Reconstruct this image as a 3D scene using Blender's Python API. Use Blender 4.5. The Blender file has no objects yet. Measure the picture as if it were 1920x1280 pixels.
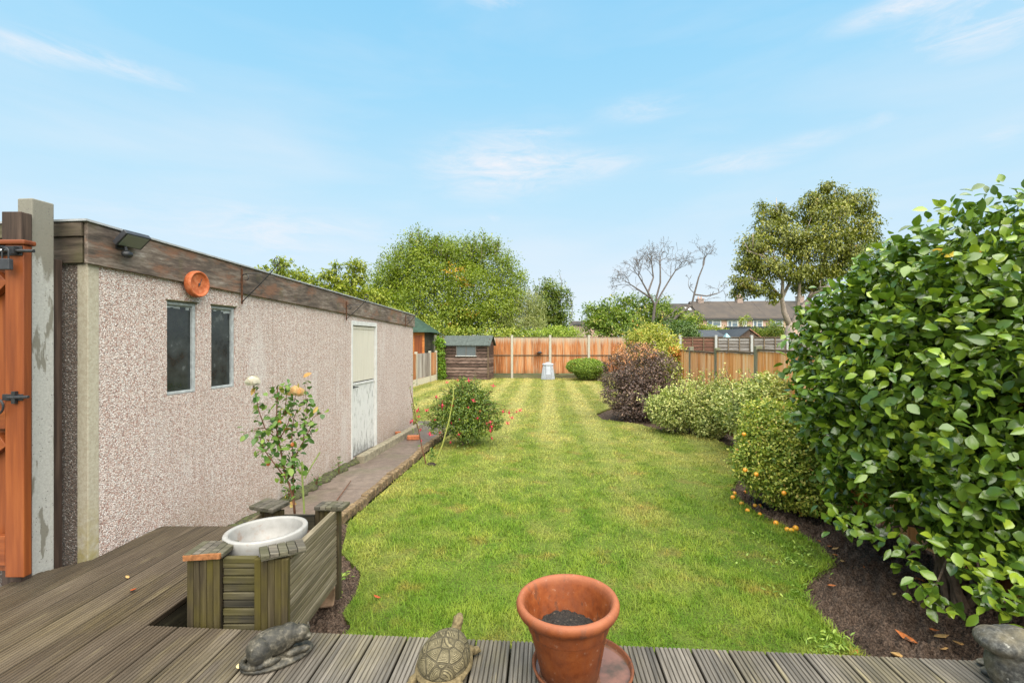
import bpy, bmesh, math, random
import numpy as np
from mathutils import Vector, Matrix, Euler

# ------------------------------------------------------------------ scene, camera, light
scene = bpy.context.scene
COL = scene.collection
F = 880.0            # focal length in pixels of a 1920 px wide picture
CZ = 1.75            # eye height above the lawn
DZ = 0.35            # deck height above the lawn
cam_d = bpy.data.cameras.new("camera"); cam = bpy.data.objects.new("camera", cam_d); COL.objects.link(cam)
cam_d.sensor_width = 36.0; cam_d.lens = 36.0 * F / 1920.0; cam_d.clip_start = 0.05; cam_d.clip_end = 3000
cam.location = (0, 0, CZ); cam.rotation_euler = (math.radians(90), 0, 0)
scene.camera = cam
vs = scene.view_settings
vs.view_transform = 'Standard'; vs.look = 'None'; vs.gamma = 1.0; vs.use_curve_mapping = False
vs.exposure = 1.3
scene.cycles.max_bounces = 8; scene.cycles.diffuse_bounces = 4; scene.cycles.transparent_max_bounces = 8

SUN = Vector((0.15, -0.46, 0.86)).normalized()
sl = bpy.data.lights.new("sun", 'SUN'); sl.energy = 4.3; sl.angle = math.radians(95); sl.color = (1.0, 0.92, 0.79)
so = bpy.data.objects.new("sun", sl); COL.objects.link(so); so.location = (4, -3, 12)
so.rotation_euler = (-SUN).to_track_quat('-Z', 'Y').to_euler()

def lin(h):
    h = h.lstrip('#'); r = []
    for i in (0, 2, 4):
        v = int(h[i:i+2], 16) / 255.0
        r.append(v / 12.92 if v <= .04045 else ((v + .055) / 1.055) ** 2.4)
    return r

class NT:
    """small helper to write node trees"""
    def __init__(s, tree): s.t = tree; s.N = tree.nodes; s.L = tree.links
    def n(s, typ, ins=None, **kw):
        nd = s.N.new(typ)
        for k, v in kw.items(): setattr(nd, k, v)
        for k, v in (ins or {}).items(): s.set(nd.inputs[k], v)
        return nd
    def set(s, sock, v):
        if isinstance(v, bpy.types.NodeSocket): s.L.new(v, sock)
        elif isinstance(v, (list, tuple)) and sock.type == 'RGBA' and len(v) == 3: sock.default_value = (*v, 1)
        else: sock.default_value = v
    def math(s, op, a, b=0.0, c=0.0, clamp=False):
        nd = s.n('ShaderNodeMath', {0: a, 1: b, 2: c}, operation=op); nd.use_clamp = clamp; return nd.outputs[0]
    def map(s, vec, scale=(1, 1, 1), rot=(0, 0, 0), loc=(0, 0, 0)):
        return s.n('ShaderNodeMapping', {'Vector': vec, 'Scale': scale, 'Rotation': rot, 'Location': loc}).outputs[0]
    def noise(s, vec, scale, detail=4, rough=.55, dist=0):
        return s.n('ShaderNodeTexNoise', {'Vector': vec, 'Scale': scale, 'Detail': detail, 'Roughness': rough, 'Distortion': dist}).outputs[0]
    def vor(s, vec, scale, feature='F1', out=0, rnd=1.0):
        return s.n('ShaderNodeTexVoronoi', {'Vector': vec, 'Scale': scale, 'Randomness': rnd}, feature=feature).outputs[out]
    def ramp(s, fac, stops, interp='LINEAR'):
        nd = s.n('ShaderNodeValToRGB', {0: fac}); cr = nd.color_ramp; cr.interpolation = interp
        while len(cr.elements) < len(stops): cr.elements.new(0.5)
        for e, (p, c) in zip(cr.elements, stops):
            e.position = p
            if isinstance(c, (int, float)): c = (c, c, c)
            e.color = (*c, 1)
        return nd.outputs[0]
    def mix(s, fac, a, b, bt='MIX'):
        nd = s.n('ShaderNodeMix', data_type='RGBA', blend_type=bt)
        s.set(nd.inputs[0], fac); s.set(nd.inputs[6], a); s.set(nd.inputs[7], b); return nd.outputs[2]
    def bump(s, h, strength=.5, dist=.01):
        return s.n('ShaderNodeBump', {'Height': h, 'Strength': strength, 'Distance': dist}).outputs[0]
    def rng(s, v, a, b, c=0.0, d=1.0):
        return s.n('ShaderNodeMapRange', {0: v, 1: a, 2: b, 3: c, 4: d}).outputs[0]

# ---- sky: Nishita lighting tinted to the clear pale cyan of the day, thin clouds laid out by direction
world = bpy.data.worlds.new("World"); scene.world = world; world.use_nodes = True
w = NT(world.node_tree); w.N.clear()
tc = w.n('ShaderNodeTexCoord').outputs['Generated']
sep = w.n('ShaderNodeSeparateXYZ', {0: tc})
sx, sy, sz = sep.outputs
el = w.math('ARCSINE', sz); az = w.math('ARCTAN2', sx, sy)
sky = w.n('ShaderNodeTexSky', sky_type='NISHITA', sun_disc=False, sun_elevation=math.asin(SUN.z),
          sun_rotation=math.atan2(SUN.x, SUN.y), air_density=1.0, dust_density=.6, ozone_density=1.5)
nish = w.mix(1.0, sky.outputs[0], (.12, .12, .12), 'MULTIPLY')
SK = .406
def sc_(h, k=SK): return tuple(v * k for v in lin(h))
grad = w.ramp(w.rng(el, -.05, 1.2), [(0.0, sc_('#dfe9f0')), (.06, sc_('#e2eef6')), (.15, sc_('#d2e9f7')), (.27, sc_('#c0e7fa')), (.42, sc_('#a4defc')), (.56, sc_('#8fd5fb')), (1.0, sc_('#78c8f6'))])
base = w.mix(.08, grad, nish)
uv = w.n('ShaderNodeCombineXYZ', {0: az, 1: w.math('MULTIPLY', el, 4.5), 2: 0.3}).outputs[0]
cn = w.noise(w.map(uv, rot=(0, 0, .07)), 6.5, 11, .68, .6)
cn2 = w.noise(uv, 1.7, 5, .55, .3)
def spot(px, py, wpx, hpx):
    a0 = math.atan2(px - 960, F); e0 = math.atan2(640 - py, math.hypot(F, px - 960))
    wa, we = wpx / F * math.cos(a0) ** 2, hpx / F
    q1 = w.math('POWER', w.math('ABSOLUTE', w.math('DIVIDE', w.math('SUBTRACT', az, a0), wa)), 2)
    q2 = w.math('POWER', w.math('ABSOLUTE', w.math('DIVIDE', w.math('SUBTRACT', el, e0), we)), 2)
    return w.math('EXPONENT', w.math('MULTIPLY', w.math('ADD', q1, q2), -1))
spots = [(930, 315, 110, 45, .95), (1100, 308, 110, 22, .6), (1390, 303, 110, 17, .6), (1210, 205, 80, 18, .45), (1850, 45, 160, 34, .8), (1720, 2, 160, 14, .8),
         (180, 112, 210, 13, .6), (40, 98, 100, 12, .5), (560, 440, 200, 40, .62), (930, 0, 60, 14, .6), (1000, 248, 70, 10, .4), (1880, 250, 60, 16, .4), (1540, 255, 60, 12, .3), (930, 410, 20, 10, .4), (250, 400, 300, 35, .2), (1650, 225, 40, 12, .3)]
m = None
for px, py, a, b, k in spots:
    v = w.math('MULTIPLY', spot(px, py, a, b), k*1.0); m = v if m is None else w.math('ADD', m, v)
cl = w.math('MULTIPLY', m, w.rng(cn, .36, .66, .12, 1.15), clamp=True)
veil = w.math('MULTIPLY', w.rng(cn2, .45, .8), w.rng(el, .0, .75, .5, .12))
cl = w.math('MAXIMUM', cl, veil)
skyc = w.mix(cl, base, sc_('#f3f3f8', .42))
w.n('ShaderNodeOutputWorld', {0: w.n('ShaderNodeBackground', {0: skyc, 1: 1.0}).outputs[0]})

# ------------------------------------------------------------------ helpers: objects
def T(o, label=None, cat=None, group=None, kind=None):
    if label: o['label'] = label
    if cat: o['category'] = cat
    if group: o['group'] = group
    if kind: o['kind'] = kind
    return o
def E(name, loc, label, cat, group=None):
    o = bpy.data.objects.new(name, None); COL.objects.link(o); o.location = loc; o.empty_display_size = .1
    return T(o, label, cat, group)
def world_loc(o):
    v = Vector((0, 0, 0))
    while o: v += o.location; o = o.parent
    return v
def link(name, me, mat, parent=None, org=None):
    o = bpy.data.objects.new(name, me); COL.objects.link(o)
    if mat: me.materials.append(mat)
    if parent:
        off = world_loc(parent); o.parent = parent
    else:
        off = Vector(org) if org else Vector((0, 0, 0)); o.location = off
    if off.length > 0: me.transform(Matrix.Translation(-off))
    return o
def dup(o, delta=(0, 0, 0), parent=None):
    c = o.copy(); COL.objects.link(c)
    if parent: c.parent = parent
    else: c.location = o.location + Vector(delta)
    for ch in o.children: dup(ch, parent=c)
    return c

class MB:
    def __init__(s): s.v = []; s.f = []
    def add(s, vs_, fs):
        k = len(s.v); s.v += [tuple(p) for p in vs_]; s.f += [tuple(i + k for i in f) for f in fs]; return s
    def box(s, c, size, R=None):
        hx, hy, hz = (q / 2 for q in size); c = Vector(c)
        M = Euler(R).to_matrix() if isinstance(R, tuple) else (R if R is not None else Matrix.Identity(3))
        P = [c + M @ Vector((x * hx, y * hy, z * hz)) for x in (-1, 1) for y in (-1, 1) for z in (-1, 1)]
        return s.add(P, [(0, 1, 3, 2), (4, 6, 7, 5), (0, 4, 5, 1), (2, 3, 7, 6), (0, 2, 6, 4), (1, 5, 7, 3)])
    def b2(s, x0, x1, y0, y1, z0, z1): return s.box(((x0+x1)/2, (y0+y1)/2, (z0+z1)/2), (abs(x1-x0), abs(y1-y0), abs(z1-z0)))
    def seg(s, p, q, wd, z0, z1, off=0.0):
        """upright slab from p to q (xy), thickness wd, shifted off sideways"""
        p = Vector(p[:2]); q = Vector(q[:2]); d = (q - p).normalized(); n = Vector((d.y, -d.x))
        a, b, c, e = p + n * (off + wd/2), q + n * (off + wd/2), q + n * (off - wd/2), p + n * (off - wd/2)
        V = [(*r, z) for z in (z0, z1) for r in (a, b, c, e)]
        return s.add(V, [(3, 2, 1, 0), (4, 5, 6, 7), (0, 1, 5, 4), (1, 2, 6, 5), (2, 3, 7, 6), (3, 0, 4, 7)])
    def prism(s, poly, z0, z1):
        n = len(poly); V = [(x, y, z0) for x, y in poly] + [(x, y, z1) for x, y in poly]
        return s.add(V, [tuple(range(n))[::-1], tuple(range(n, 2*n))] + [(i, (i+1) % n, (i+1) % n + n, i + n) for i in range(n)])
    def tube(s, pts, rad, sides=6, cap=True):
        pts = [Vector(p) for p in pts]; n = len(pts)
        if not hasattr(rad, '__len__'): rad = [rad] * n
        up = None; V = []
        for i in range(n):
            d = (pts[min(i+1, n-1)] - pts[max(i-1, 0)])
            if d.length < 1e-9: d = Vector((0, 0, 1))
            d.normalize()
            if up is None: up = d.orthogonal().normalized()
            up = (up - d * up.dot(d))
            if up.length < 1e-6: up = d.orthogonal()
            up.normalize(); b = d.cross(up)
            for k in range(sides):
                a = 2 * math.pi * k / sides
                V.append(pts[i] + (up * math.cos(a) + b * math.sin(a)) * rad[i])
        Fc = [(i*sides + k, i*sides + (k+1) % sides, (i+1)*sides + (k+1) % sides, (i+1)*sides + k) for i in range(n-1) for k in range(sides)]
        if cap: Fc += [tuple(range(sides))[::-1], tuple((n-1)*sides + k for k in range(sides))]
        return s.add(V, Fc)
    def lathe(s, prof, c, seg=48, R=None, closed=True):
        c = Vector(c); M = Euler(R).to_matrix() if R else Matrix.Identity(3); n = len(prof)
        V = [c + M @ Vector((r * math.cos(2*math.pi*k/seg), r * math.sin(2*math.pi*k/seg), z)) for k in range(seg) for r, z in prof]
        Fc = []
        for k in range(seg):
            k2 = (k+1) % seg
            for i in range(n if closed else n-1):
                j = (i+1) % n; Fc.append((k*n+i, k2*n+i, k2*n+j, k*n+j))
        return s.add(V, Fc)
    def ell(s, c, r, R=None, seg=20, rings=12):
        c = Vector(c); M = Euler(R).to_matrix() if isinstance(R, tuple) else (R if R is not None else Matrix.Identity(3)); V = []
        for i in range(rings + 1):
            t = math.pi * i / rings
            for k in range(seg):
                a = 2*math.pi*k/seg
                V.append(c + M @ Vector((r[0]*math.sin(t)*math.cos(a), r[1]*math.sin(t)*math.sin(a), r[2]*math.cos(t))))
        Fc = [(i*seg+k, (i+1)*seg+k, (i+1)*seg+(k+1) % seg, i*seg+(k+1) % seg) for i in range(rings) for k in range(seg)]
        return s.add(V, Fc)
    def build(s, name, mat, parent=None, org=None, smooth=False, bevel=0, remesh=0, subsurf=0):
        me = bpy.data.meshes.new(name); me.from_pydata(s.v, [], s.f)
        bm = bmesh.new(); bm.from_mesh(me)
        if smooth: bmesh.ops.remove_doubles(bm, verts=bm.verts, dist=1e-5)
        bmesh.ops.recalc_face_normals(bm, faces=bm.faces); bm.to_mesh(me); bm.free()
        if smooth: me.polygons.foreach_set('use_smooth', [True] * len(me.polygons))
        me.update()
        o = link(name, me, mat, parent, org)
        if remesh:
            md = o.modifiers.new('remesh', 'REMESH'); md.mode = 'VOXEL'; md.voxel_size = remesh; md.use_smooth_shade = True
            sm = o.modifiers.new('smooth', 'SMOOTH'); sm.iterations = 1; sm.factor = .5
        if bevel:
            md = o.modifiers.new('bevel', 'BEVEL'); md.width = bevel; md.segments = 2; md.limit_method = 'ANGLE'; md.angle_limit = math.radians(40)
        if subsurf:
            md = o.modifiers.new('sub', 'SUBSURF'); md.levels = subsurf; md.render_levels = subsurf
        return o

def P(px, py, Y): return Vector(((px - 960) / F * Y, Y, CZ - (py - 640) / F * Y))
def G(px, py, z=0.0):
    Y = (CZ - z) * F / (py - 640); return Vector(((px - 960) / F * Y, Y, z))

# ---- numpy helpers
def nrm(a): return a / np.maximum(np.linalg.norm(a, axis=1, keepdims=True), 1e-9)
def rdir(rng, n): return nrm(rng.normal(size=(n, 3)))
def vnoise(x, y, seed=0):
    """smooth value noise in 2-D, about -1..1"""
    r = np.random.default_rng(seed); tab = r.uniform(-1, 1, (256, 256))
    xi = np.floor(x).astype(int); yi = np.floor(y).astype(int); fx = x - xi; fy = y - yi
    fx = fx*fx*(3-2*fx); fy = fy*fy*(3-2*fy)
    g = lambda a, b: tab[a & 255, b & 255]
    return (g(xi, yi)*(1-fx)+g(xi+1, yi)*fx)*(1-fy) + (g(xi, yi+1)*(1-fx)+g(xi+1, yi+1)*fx)*fy
def inpoly(x, y, poly):
    ins = np.zeros(len(x), bool); n = len(poly)
    for i in range(n):
        x1, y1 = poly[i]; x2, y2 = poly[(i+1) % n]
        if y1 == y2: continue
        c = ((y1 > y) != (y2 > y)) & (x < (x2-x1)*(y-y1)/(y2-y1)+x1); ins ^= c
    return ins
TPL = {
 'quad': ([(0, 0, 0), (.45, .5, .08), (1, 0, -.05), (.45, -.5, .08)], [(0, 1, 2, 3)]),
 'oval': ([(0, 0, 0), (.28, .42, .09), (.66, .42, .05), (1, 0, -.12), (.3, 0, .0), (.66, 0, -.03), (.28, -.42, .09), (.66, -.42, .05)],
          [(0, 4, 1), (0, 6, 4), (4, 5, 2, 1), (4, 6, 7, 5), (5, 3, 2), (5, 7, 3)]),
 'broad': ([(0, 0, 0), (.12, .23, .05), (.36, .48, .09), (.64, .43, .06), (.87, .20, -.03), (1, 0, -.12), (.36, 0, .0), (.64, 0, -.02), (.12, -.23, .05), (.36, -.48, .09), (.64, -.43, .06), (.87, -.20, -.03)],
           [(0, 6, 2, 1), (6, 7, 3, 2), (7, 5, 4, 3), (0, 8, 9, 6), (6, 9, 10, 7), (7, 10, 11, 5)]),
 'blade': ([(0, -.5, 0), (0, .5, 0), (.55, -.38, .10), (.55, .38, .10), (1, 0, .42)], [(0, 1, 3, 2), (2, 3, 4)]),
}
def leaves(name, Pt, A, Nn, L, W, V, mat, parent=None, kind='quad', org=None, smooth=False):
    tv, tf = TPL[kind]; tv = np.array(tv); n = len(Pt); k = len(tv)
    A = nrm(A); B = nrm(np.cross(Nn, A)); N2 = np.cross(A, B)
    L = np.broadcast_to(L, (n,)); W = np.broadcast_to(W, (n,))
    X = (Pt[:, None, :] + (tv[None, :, 0:1]*L[:, None, None])*A[:, None, :] + (tv[None, :, 1:2]*W[:, None, None])*B[:, None, :]
         + (tv[None, :, 2:3]*L[:, None, None])*N2[:, None, :]).reshape(-1, 3)
    tl = np.array([len(f) for f in tf]); ti = np.concatenate([np.array(f) for f in tf])
    lv = (ti[None, :] + np.arange(n)[:, None]*k).reshape(-1); lt = np.tile(tl, n); ls = np.concatenate([[0], np.cumsum(lt)[:-1]])
    me = bpy.data.meshes.new(name); me.vertices.add(len(X)); me.vertices.foreach_set('co', X.astype(np.float32).ravel())
    me.loops.add(len(lv)); me.loops.foreach_set('vertex_index', lv.astype(np.int32))
    me.polygons.add(len(lt)); me.polygons.foreach_set('loop_start', ls.astype(np.int32)); me.polygons.foreach_set('loop_total', lt.astype(np.int32))
    if smooth: me.polygons.foreach_set('use_smooth', np.ones(len(lt), bool))
    me.update(calc_edges=True)
    at = me.attributes.new('v', 'FLOAT', 'POINT'); at.data.foreach_set('value', np.repeat(np.clip(V, 0, 1), k).astype(np.float32))
    return link(name, me, mat, parent, org)
def cloud(blobs, n, rng, per=14, sig=.09, shell=(.72, 1.06), inner=.15, zmin=None, squash=.8, lump=.0, clip=None):
    """leaf bases in clumps spread over the surfaces of blobs (x,y,z,r[,rz]); returns points, outward dirs, clump tint"""
    B = np.array([b if len(b) == 5 else (*b, b[3]) for b in blobs], float)
    pr = B[:, 3]**2; pr /= pr.sum(); nc = max(1, n // per)
    bi = rng.choice(len(B), nc, p=pr); d = rdir(rng, nc); q = rng.uniform(*shell, nc)
    ins = rng.random(nc) < inner; q[ins] *= rng.uniform(.3, .8, ins.sum())
    R = B[bi][:, [3, 3, 4]]; C = B[bi, :3] + d*R*q[:, None]
    tint = rng.uniform(0, 1, nc)
    P_ = np.repeat(C, per, 0) + rng.normal(size=(nc*per, 3))*np.array([1, 1, squash])*sig*np.repeat(np.sqrt(B[bi, 3]), per)[:, None]
    D = nrm(np.repeat(nrm(d/R), per, 0)*1.0 + .55*rdir(rng, nc*per)); t = np.repeat(tint, per)
    if zmin is not None: k = P_[:, 2] > zmin; P_, D, t = P_[k], D[k], t[k]
    if clip is not None: k = clip(P_); P_, D, t = P_[k], D[k], t[k]
    return P_, D, t
def foliage(name, blobs, n, L, W, mat, parent, seed=1, kind='quad', droop=.25, tw=.5, flat=.6, **kw):
    rng = np.random.default_rng(seed); Pt, D, t = cloud(blobs, n, rng, **kw); m_ = len(Pt)
    A = D*.6 + rdir(rng, m_)*.75 + np.array([0, 0, -droop]); Nn = D*.5 + rdir(rng, m_)*(1-flat) + np.array([0, 0, flat])
    V = tw*t + (1-tw)*rng.uniform(0, 1, m_)
    return leaves(name, Pt, A, Nn, L*rng.uniform(.5, 1.3, m_), W*rng.uniform(.7, 1.2, m_), V, mat, parent, kind, smooth=(kind in ('oval', 'broad')))
def BL(px, py, Y, rpx, rz=None):
    p = P(px, py, Y); r = rpx*Y/F; return (p.x, p.y, p.z, r, (rz or rpx)*Y/F)
def grow(mb, p, d, ln, r, depth, rnd, tips, bend=.25, up=.05, sides=5, split=(2, 3), shrink=.72, spread=.6, minr=.004):
    p = Vector(p); d = Vector(d).normalized(); pts = [p.copy()]; n = 4; rr = [r]
    for i in range(n):
        d = (d + Vector((rnd.gauss(0, bend), rnd.gauss(0, bend), rnd.gauss(0, bend) + up))*.5).normalized()
        p = p + d*ln/n; pts.append(p.copy()); rr.append(max(minr, r*(1 - .4*(i+1)/n)))
    mb.tube(pts, rr, sides)
    if depth <= 0: tips.append(p.copy()); return
    for k in range(rnd.randint(*split)):
        q = pts[-1] if k == 0 else pts[rnd.randint(2, n)]
        dd = (d + Vector((rnd.gauss(0, 1), rnd.gauss(0, 1), rnd.gauss(0, 1))).normalized()*spread).normalized()
        grow(mb, q, dd, ln*rnd.uniform(.6, .95)*shrink/.8, r*.58, depth-1, rnd, tips, bend, up, sides, split, shrink, spread, minr)

# ------------------------------------------------------------------ materials
def M_(name):
    m_ = bpy.data.materials.new(name); m_.use_nodes = True; t = NT(m_.node_tree); b = t.N['Principled BSDF']
    return m_, t, b
def coords(t, kind='Object'): return t.n('ShaderNodeTexCoord').outputs[kind]
def pos(t): return t.n('ShaderNodeNewGeometry').outputs['Position']
def island(t): return t.n('ShaderNodeNewGeometry').outputs['Random Per Island']
def leafmat(name, stops, rough=.5, tl=.3, spec=.4, tlc=(1.0, 1.15, .45), gain=(1.40, 1.27, .95)):
    m_, t, b = M_(name); v = t.n('ShaderNodeAttribute', attribute_name='v').outputs['Fac']
    c = t.ramp(v, [(p, (k[0]*gain[0], k[1]*gain[1], k[2]*gain[2])) for p, k in stops]); t.set(b.inputs['Base Color'], c); b.inputs['Roughness'].default_value = rough
    b.inputs['Specular IOR Level'].default_value = spec
    tr = t.n('ShaderNodeBsdfTranslucent', {0: t.mix(1.0, c, tlc, 'MULTIPLY')})
    mx = t.n('ShaderNodeMixShader', {0: tl, 1: b.outputs[0], 2: tr.outputs[0]})
    t.L.new(mx.outputs[0], t.N['Material Output'].inputs[0]); return m_
def wood(name, cols, axis='x', rough=.7, fine=60, algae=None, afac=.5, bump=.4, isl=.35, spec=.3, wear=None, wscale=3, topfade=None):
    """streaky weathered timber; cols dark->light"""
    m_, t, b = M_(name); c = pos(t)
    s = {'x': (.06, 1, 1), 'y': (1, .06, 1), 'z': (1, 1, .06)}[axis]
    r = island(t); off = t.n('ShaderNodeCombineXYZ', {0: t.math('MULTIPLY', r, 17.0), 1: t.math('MULTIPLY', r, 9.0), 2: t.math('MULTIPLY', r, 5.0)}).outputs[0]
    cv = t.n('ShaderNodeVectorMath', {0: c, 1: off}, operation='ADD').outputs[0]
    g = t.noise(t.map(cv, s), fine, 5, .6, .2); g2 = t.noise(t.map(cv, s), fine*.25, 3, .5)
    f = t.math('ADD', t.math('MULTIPLY', g, .6), t.math('MULTIPLY', g2, .4))
    f = t.math('ADD', t.rng(f, .32, .68), t.math('MULTIPLY', t.math('SUBTRACT', r, .5), isl), clamp=True)
    col = t.ramp(f, [(i/(len(cols)-1), k) for i, k in enumerate(cols)])
    if algae:
        a = t.rng(t.noise(cv, 2.2, 5, .6), .42, .66); col = t.mix(t.math('MULTIPLY', a, afac), col, algae)
    if wear:
        a = t.rng(t.noise(t.map(cv, s), wscale*4, 6, .7), .50, .62); col = t.mix(t.math('MULTIPLY', a, .8), col, wear)
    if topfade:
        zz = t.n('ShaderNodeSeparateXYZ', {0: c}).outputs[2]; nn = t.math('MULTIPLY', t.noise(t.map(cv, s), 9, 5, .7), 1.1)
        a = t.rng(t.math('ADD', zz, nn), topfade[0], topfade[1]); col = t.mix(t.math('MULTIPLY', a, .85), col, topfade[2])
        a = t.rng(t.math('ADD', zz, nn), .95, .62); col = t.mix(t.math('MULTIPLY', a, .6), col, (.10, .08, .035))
    t.set(b.inputs['Base Color'], col); b.inputs['Roughness'].default_value = rough; b.inputs['Specular IOR Level'].default_value = spec
    t.set(b.inputs['Normal'], t.bump(g, bump, .006)); return m_
def plain(name, col, rough=.5, metal=0, spec=None, vary=.15, scale=20, bump=.1):
    m_, t, b = M_(name); c = coords(t); g = t.noise(c, scale, 5, .6)
    t.set(b.inputs['Base Color'], t.mix(t.rng(g, .3, .7), tuple(v*(1-vary) for v in col), tuple(min(1, v*(1+vary)) for v in col)))
    b.inputs['Roughness'].default_value = rough; b.inputs['Metallic'].default_value = metal; b.inputs['Specular IOR Level'].default_value = (spec if spec is not None else (.12 if rough > .65 else .4))
    if bump: t.set(b.inputs['Normal'], t.bump(g, bump, .004))
    return m_
# ------------------------------------------------------------------ frames of reference
WC = Vector((-2.733, 3.025)); WT = Vector((.1185, .99296)); WN = Vector((.99296, -.1185))   # garage corner, along, outward
WL = 6.38
def Wp(s, d, z): q = WC + WT*s + WN*d; return Vector((q.x, q.y, z))
def s_px(px):    # distance along the garage wall of a photo column
    u = (px-960)/F; Y = 3.094/(.1193-u); return (Y-3.025)/.99296
WROT = (0, 0, math.atan2(-WT.x, WT.y))     # local x = outward, y = along
BD = Vector((.066, .9978)).normalized(); ED = Vector((BD.y, -BD.x)); E0 = Vector((-.95, 2.26))   # deck boards, deck edge
def Dp(a, b, z): q = E0 + ED*a + BD*b; return Vector((q.x, q.y, z))
DROT = (0, 0, math.atan2(-BD.x, BD.y))

# ------------------------------------------------------------------ setting
m_ground, t, b = M_('far_ground'); c = pos(t)
t.set(b.inputs['Base Color'], t.mix(t.rng(t.noise(c, .8, 5), .35, .65), (.05, .08, .02), (.11, .13, .04))); b.inputs['Roughness'].default_value = .95
MB().b2(-900, 900, -400, 1500, -.6, -.14).build('ground', m_ground)['kind'] = 'structure'

# lawn outline
edge_r = [G(1612, 1240), G(1590, 1215), G(1560, 1188), G(1520, 1145), G(1500, 1118), G(1500, 1092), G(1528, 1072), G(1556, 1052), G(1530, 1024), G(1480, 993), G(1425, 968), G(1385, 940), G(1366, 918),
          G(1380, 898), G(1400, 875), G(1392, 850), G(1340, 822), G(1290, 812), G(1240, 806), G(1195, 794), G(1130, 786), G(1117, 776), G(1150, 762), G(1195, 748)]
lawn_poly = [(-1.02, 2.36), (1.86, 2.15)] + [(p.x, p.y) for p in edge_r] + [(4.6, 16.5), (5.3, 20.8), (5.6, 22.4), (-3.2, 22.4), (-3.42, 21.6), (-4.0, 17.0), (-4.7, 11.0), (-2.1, 10.3), (-1.05, 10.25),
             (-1.12, 9.3), (-1.31, 7.5), (-1.50, 5.5), (-1.58, 4.55), (-1.42, 3.9), (-1.14, 3.55), (-1.08, 3.25), (-1.10, 3.02), (-.99, 2.9), (-1.0, 2.75), (-1.06, 2.6)]
def lawn_col(t, lightness=1.0, blade=False):
    c = pos(t); sp = t.n('ShaderNodeSeparateXYZ', {0: c})
    x, y, z = sp.outputs
    q = t.math('SUBTRACT', t.math('MULTIPLY', x, .993), t.math('MULTIPLY', y, .075))
    wob = t.math('MULTIPLY', t.noise(c, .7, 2), .35)
    st = t.math('SINE', t.math('MULTIPLY', t.math('ADD', q, wob), 2*math.pi/.88))
    far = t.rng(y, 4.5, 12.0)
    stripe = t.math('MULTIPLY', t.rng(st, -.5, .7), far)
    big = t.noise(t.map(c, (1, .6, 1)), 1.1, 4, .6)
    sm = t.noise(t.map(c, (1, .7, 1)), 4.5, 5, .65)
    lush = t.rng(t.noise(t.map(c, (1, 1, 1), loc=(9, 2, 0)), 1.7, 4, .6), .50, .64)
    green = t.mix(t.math('MULTIPLY', t.rng(sm, .38, .62), t.math('SUBTRACT', 1.0, t.math('MULTIPLY', lush, .8))), (.118*lightness, .222*lightness, .014), (.245*lightness, .325*lightness, .037))
    yellow = (.62*lightness, .54*lightness, .20*lightness); olive = (.27*lightness, .27*lightness, .05)
    base = t.mix(t.math('MULTIPLY', far, .75), green, t.mix(t.rng(sm, .35, .65), olive, (.36*lightness, .36*lightness, .09*lightness)))
    base = t.mix(t.math('MULTIPLY', stripe, .55), base, yellow)
    patch = t.math('MULTIPLY', t.rng(big, .50, .66), t.rng(y, 2.5, 8.0, .5, 1.0))
    base = t.mix(t.math('MULTIPLY', patch, .6), base, (.56*lightness, .46*lightness, .14*lightness))
    brown = t.math('MULTIPLY', t.rng(t.noise(t.map(c, (1, 1.1, 1), loc=(5, 3, 0)), 2.3, 5, .6), .56, .70), .55)
    return t.mix(brown, base, (.40*lightness, .25*lightness, .07)), c
m_lawn, t, b = M_('lawn_turf'); col, c = lawn_col(t, .74)
col = t.mix(t.rng(t.noise(c, 60, 4, .7), .35, .62), (.06, .07, .015), col)
t.set(b.inputs['Base Color'], col); b.inputs['Roughness'].default_value = .9; b.inputs['Specular IOR Level'].default_value = .15
t.set(b.inputs['Normal'], t.bump(t.noise(c, 90, 4, .7), .8, .02))
MB().prism(lawn_poly, -.10, 0.0).build('lawn', m_lawn)['kind'] = 'structure'
m_grass, t, b = M_('grass_blades'); col, c = lawn_col(t, 1.08)
v = t.n('ShaderNodeAttribute', attribute_name='v').outputs['Fac']
col = t.mix(1.0, col, t.ramp(v, [(0, (.65, .66, .6)), (.45, (.95, .98, .95)), (.8, (1.08, 1.05, 1.0)), (.95, (1.2, 1.12, 1.1)), (1, (1.4, 1.2, 1.3))]), 'MULTIPLY')
t.set(b.inputs['Base Color'], col); b.inputs['Roughness'].default_value = .55; b.inputs['Specular IOR Level'].default_value = .25
tr = t.n('ShaderNodeBsdfTranslucent', {0: col}); mx = t.n('ShaderNodeMixShader', {0: .35, 1: b.outputs[0], 2: tr.outputs[0]}); t.L.new(mx.outputs[0], t.N['Material Output'].inputs[0])
rng = np.random.default_rng(7); GP = []; GL = []; GW = []
for y0, y1, x0, x1, dens, Lb, Wb in ((2.3, 3.6, -1.5, 2.6, 17000, .034, .0034), (3.6, 5.2, -2.0, 2.9, 9000, .034, .005), (5.2, 8, -2.2, 4.0, 4200, .032, .0075), (8, 12, -4.9, 4.8, 1500, .032, .012), (12, 22.4, -5, 5.6, 520, .032, .02)):
    n = int((y1-y0)*(x1-x0)*dens); x = rng.uniform(x0, x1, n); y = rng.uniform(y0, y1, n)
    k = inpoly(x, y, lawn_poly) & (rng.random(n) < .62 + .5*vnoise(x*6, y*6, 3)); x, y = x[k], y[k]
    h = Lb*(1 + .35*vnoise(x*3, y*3, 5) + .25*vnoise(x*11, y*11, 6))*rng.uniform(.5, 1.35, len(x))
    GP.append(np.stack([x, y, np.full(len(x), -.002)], 1)); GL.append(h); GW.append(np.full(len(x), Wb)*rng.uniform(.7, 1.3, len(x)))
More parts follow.
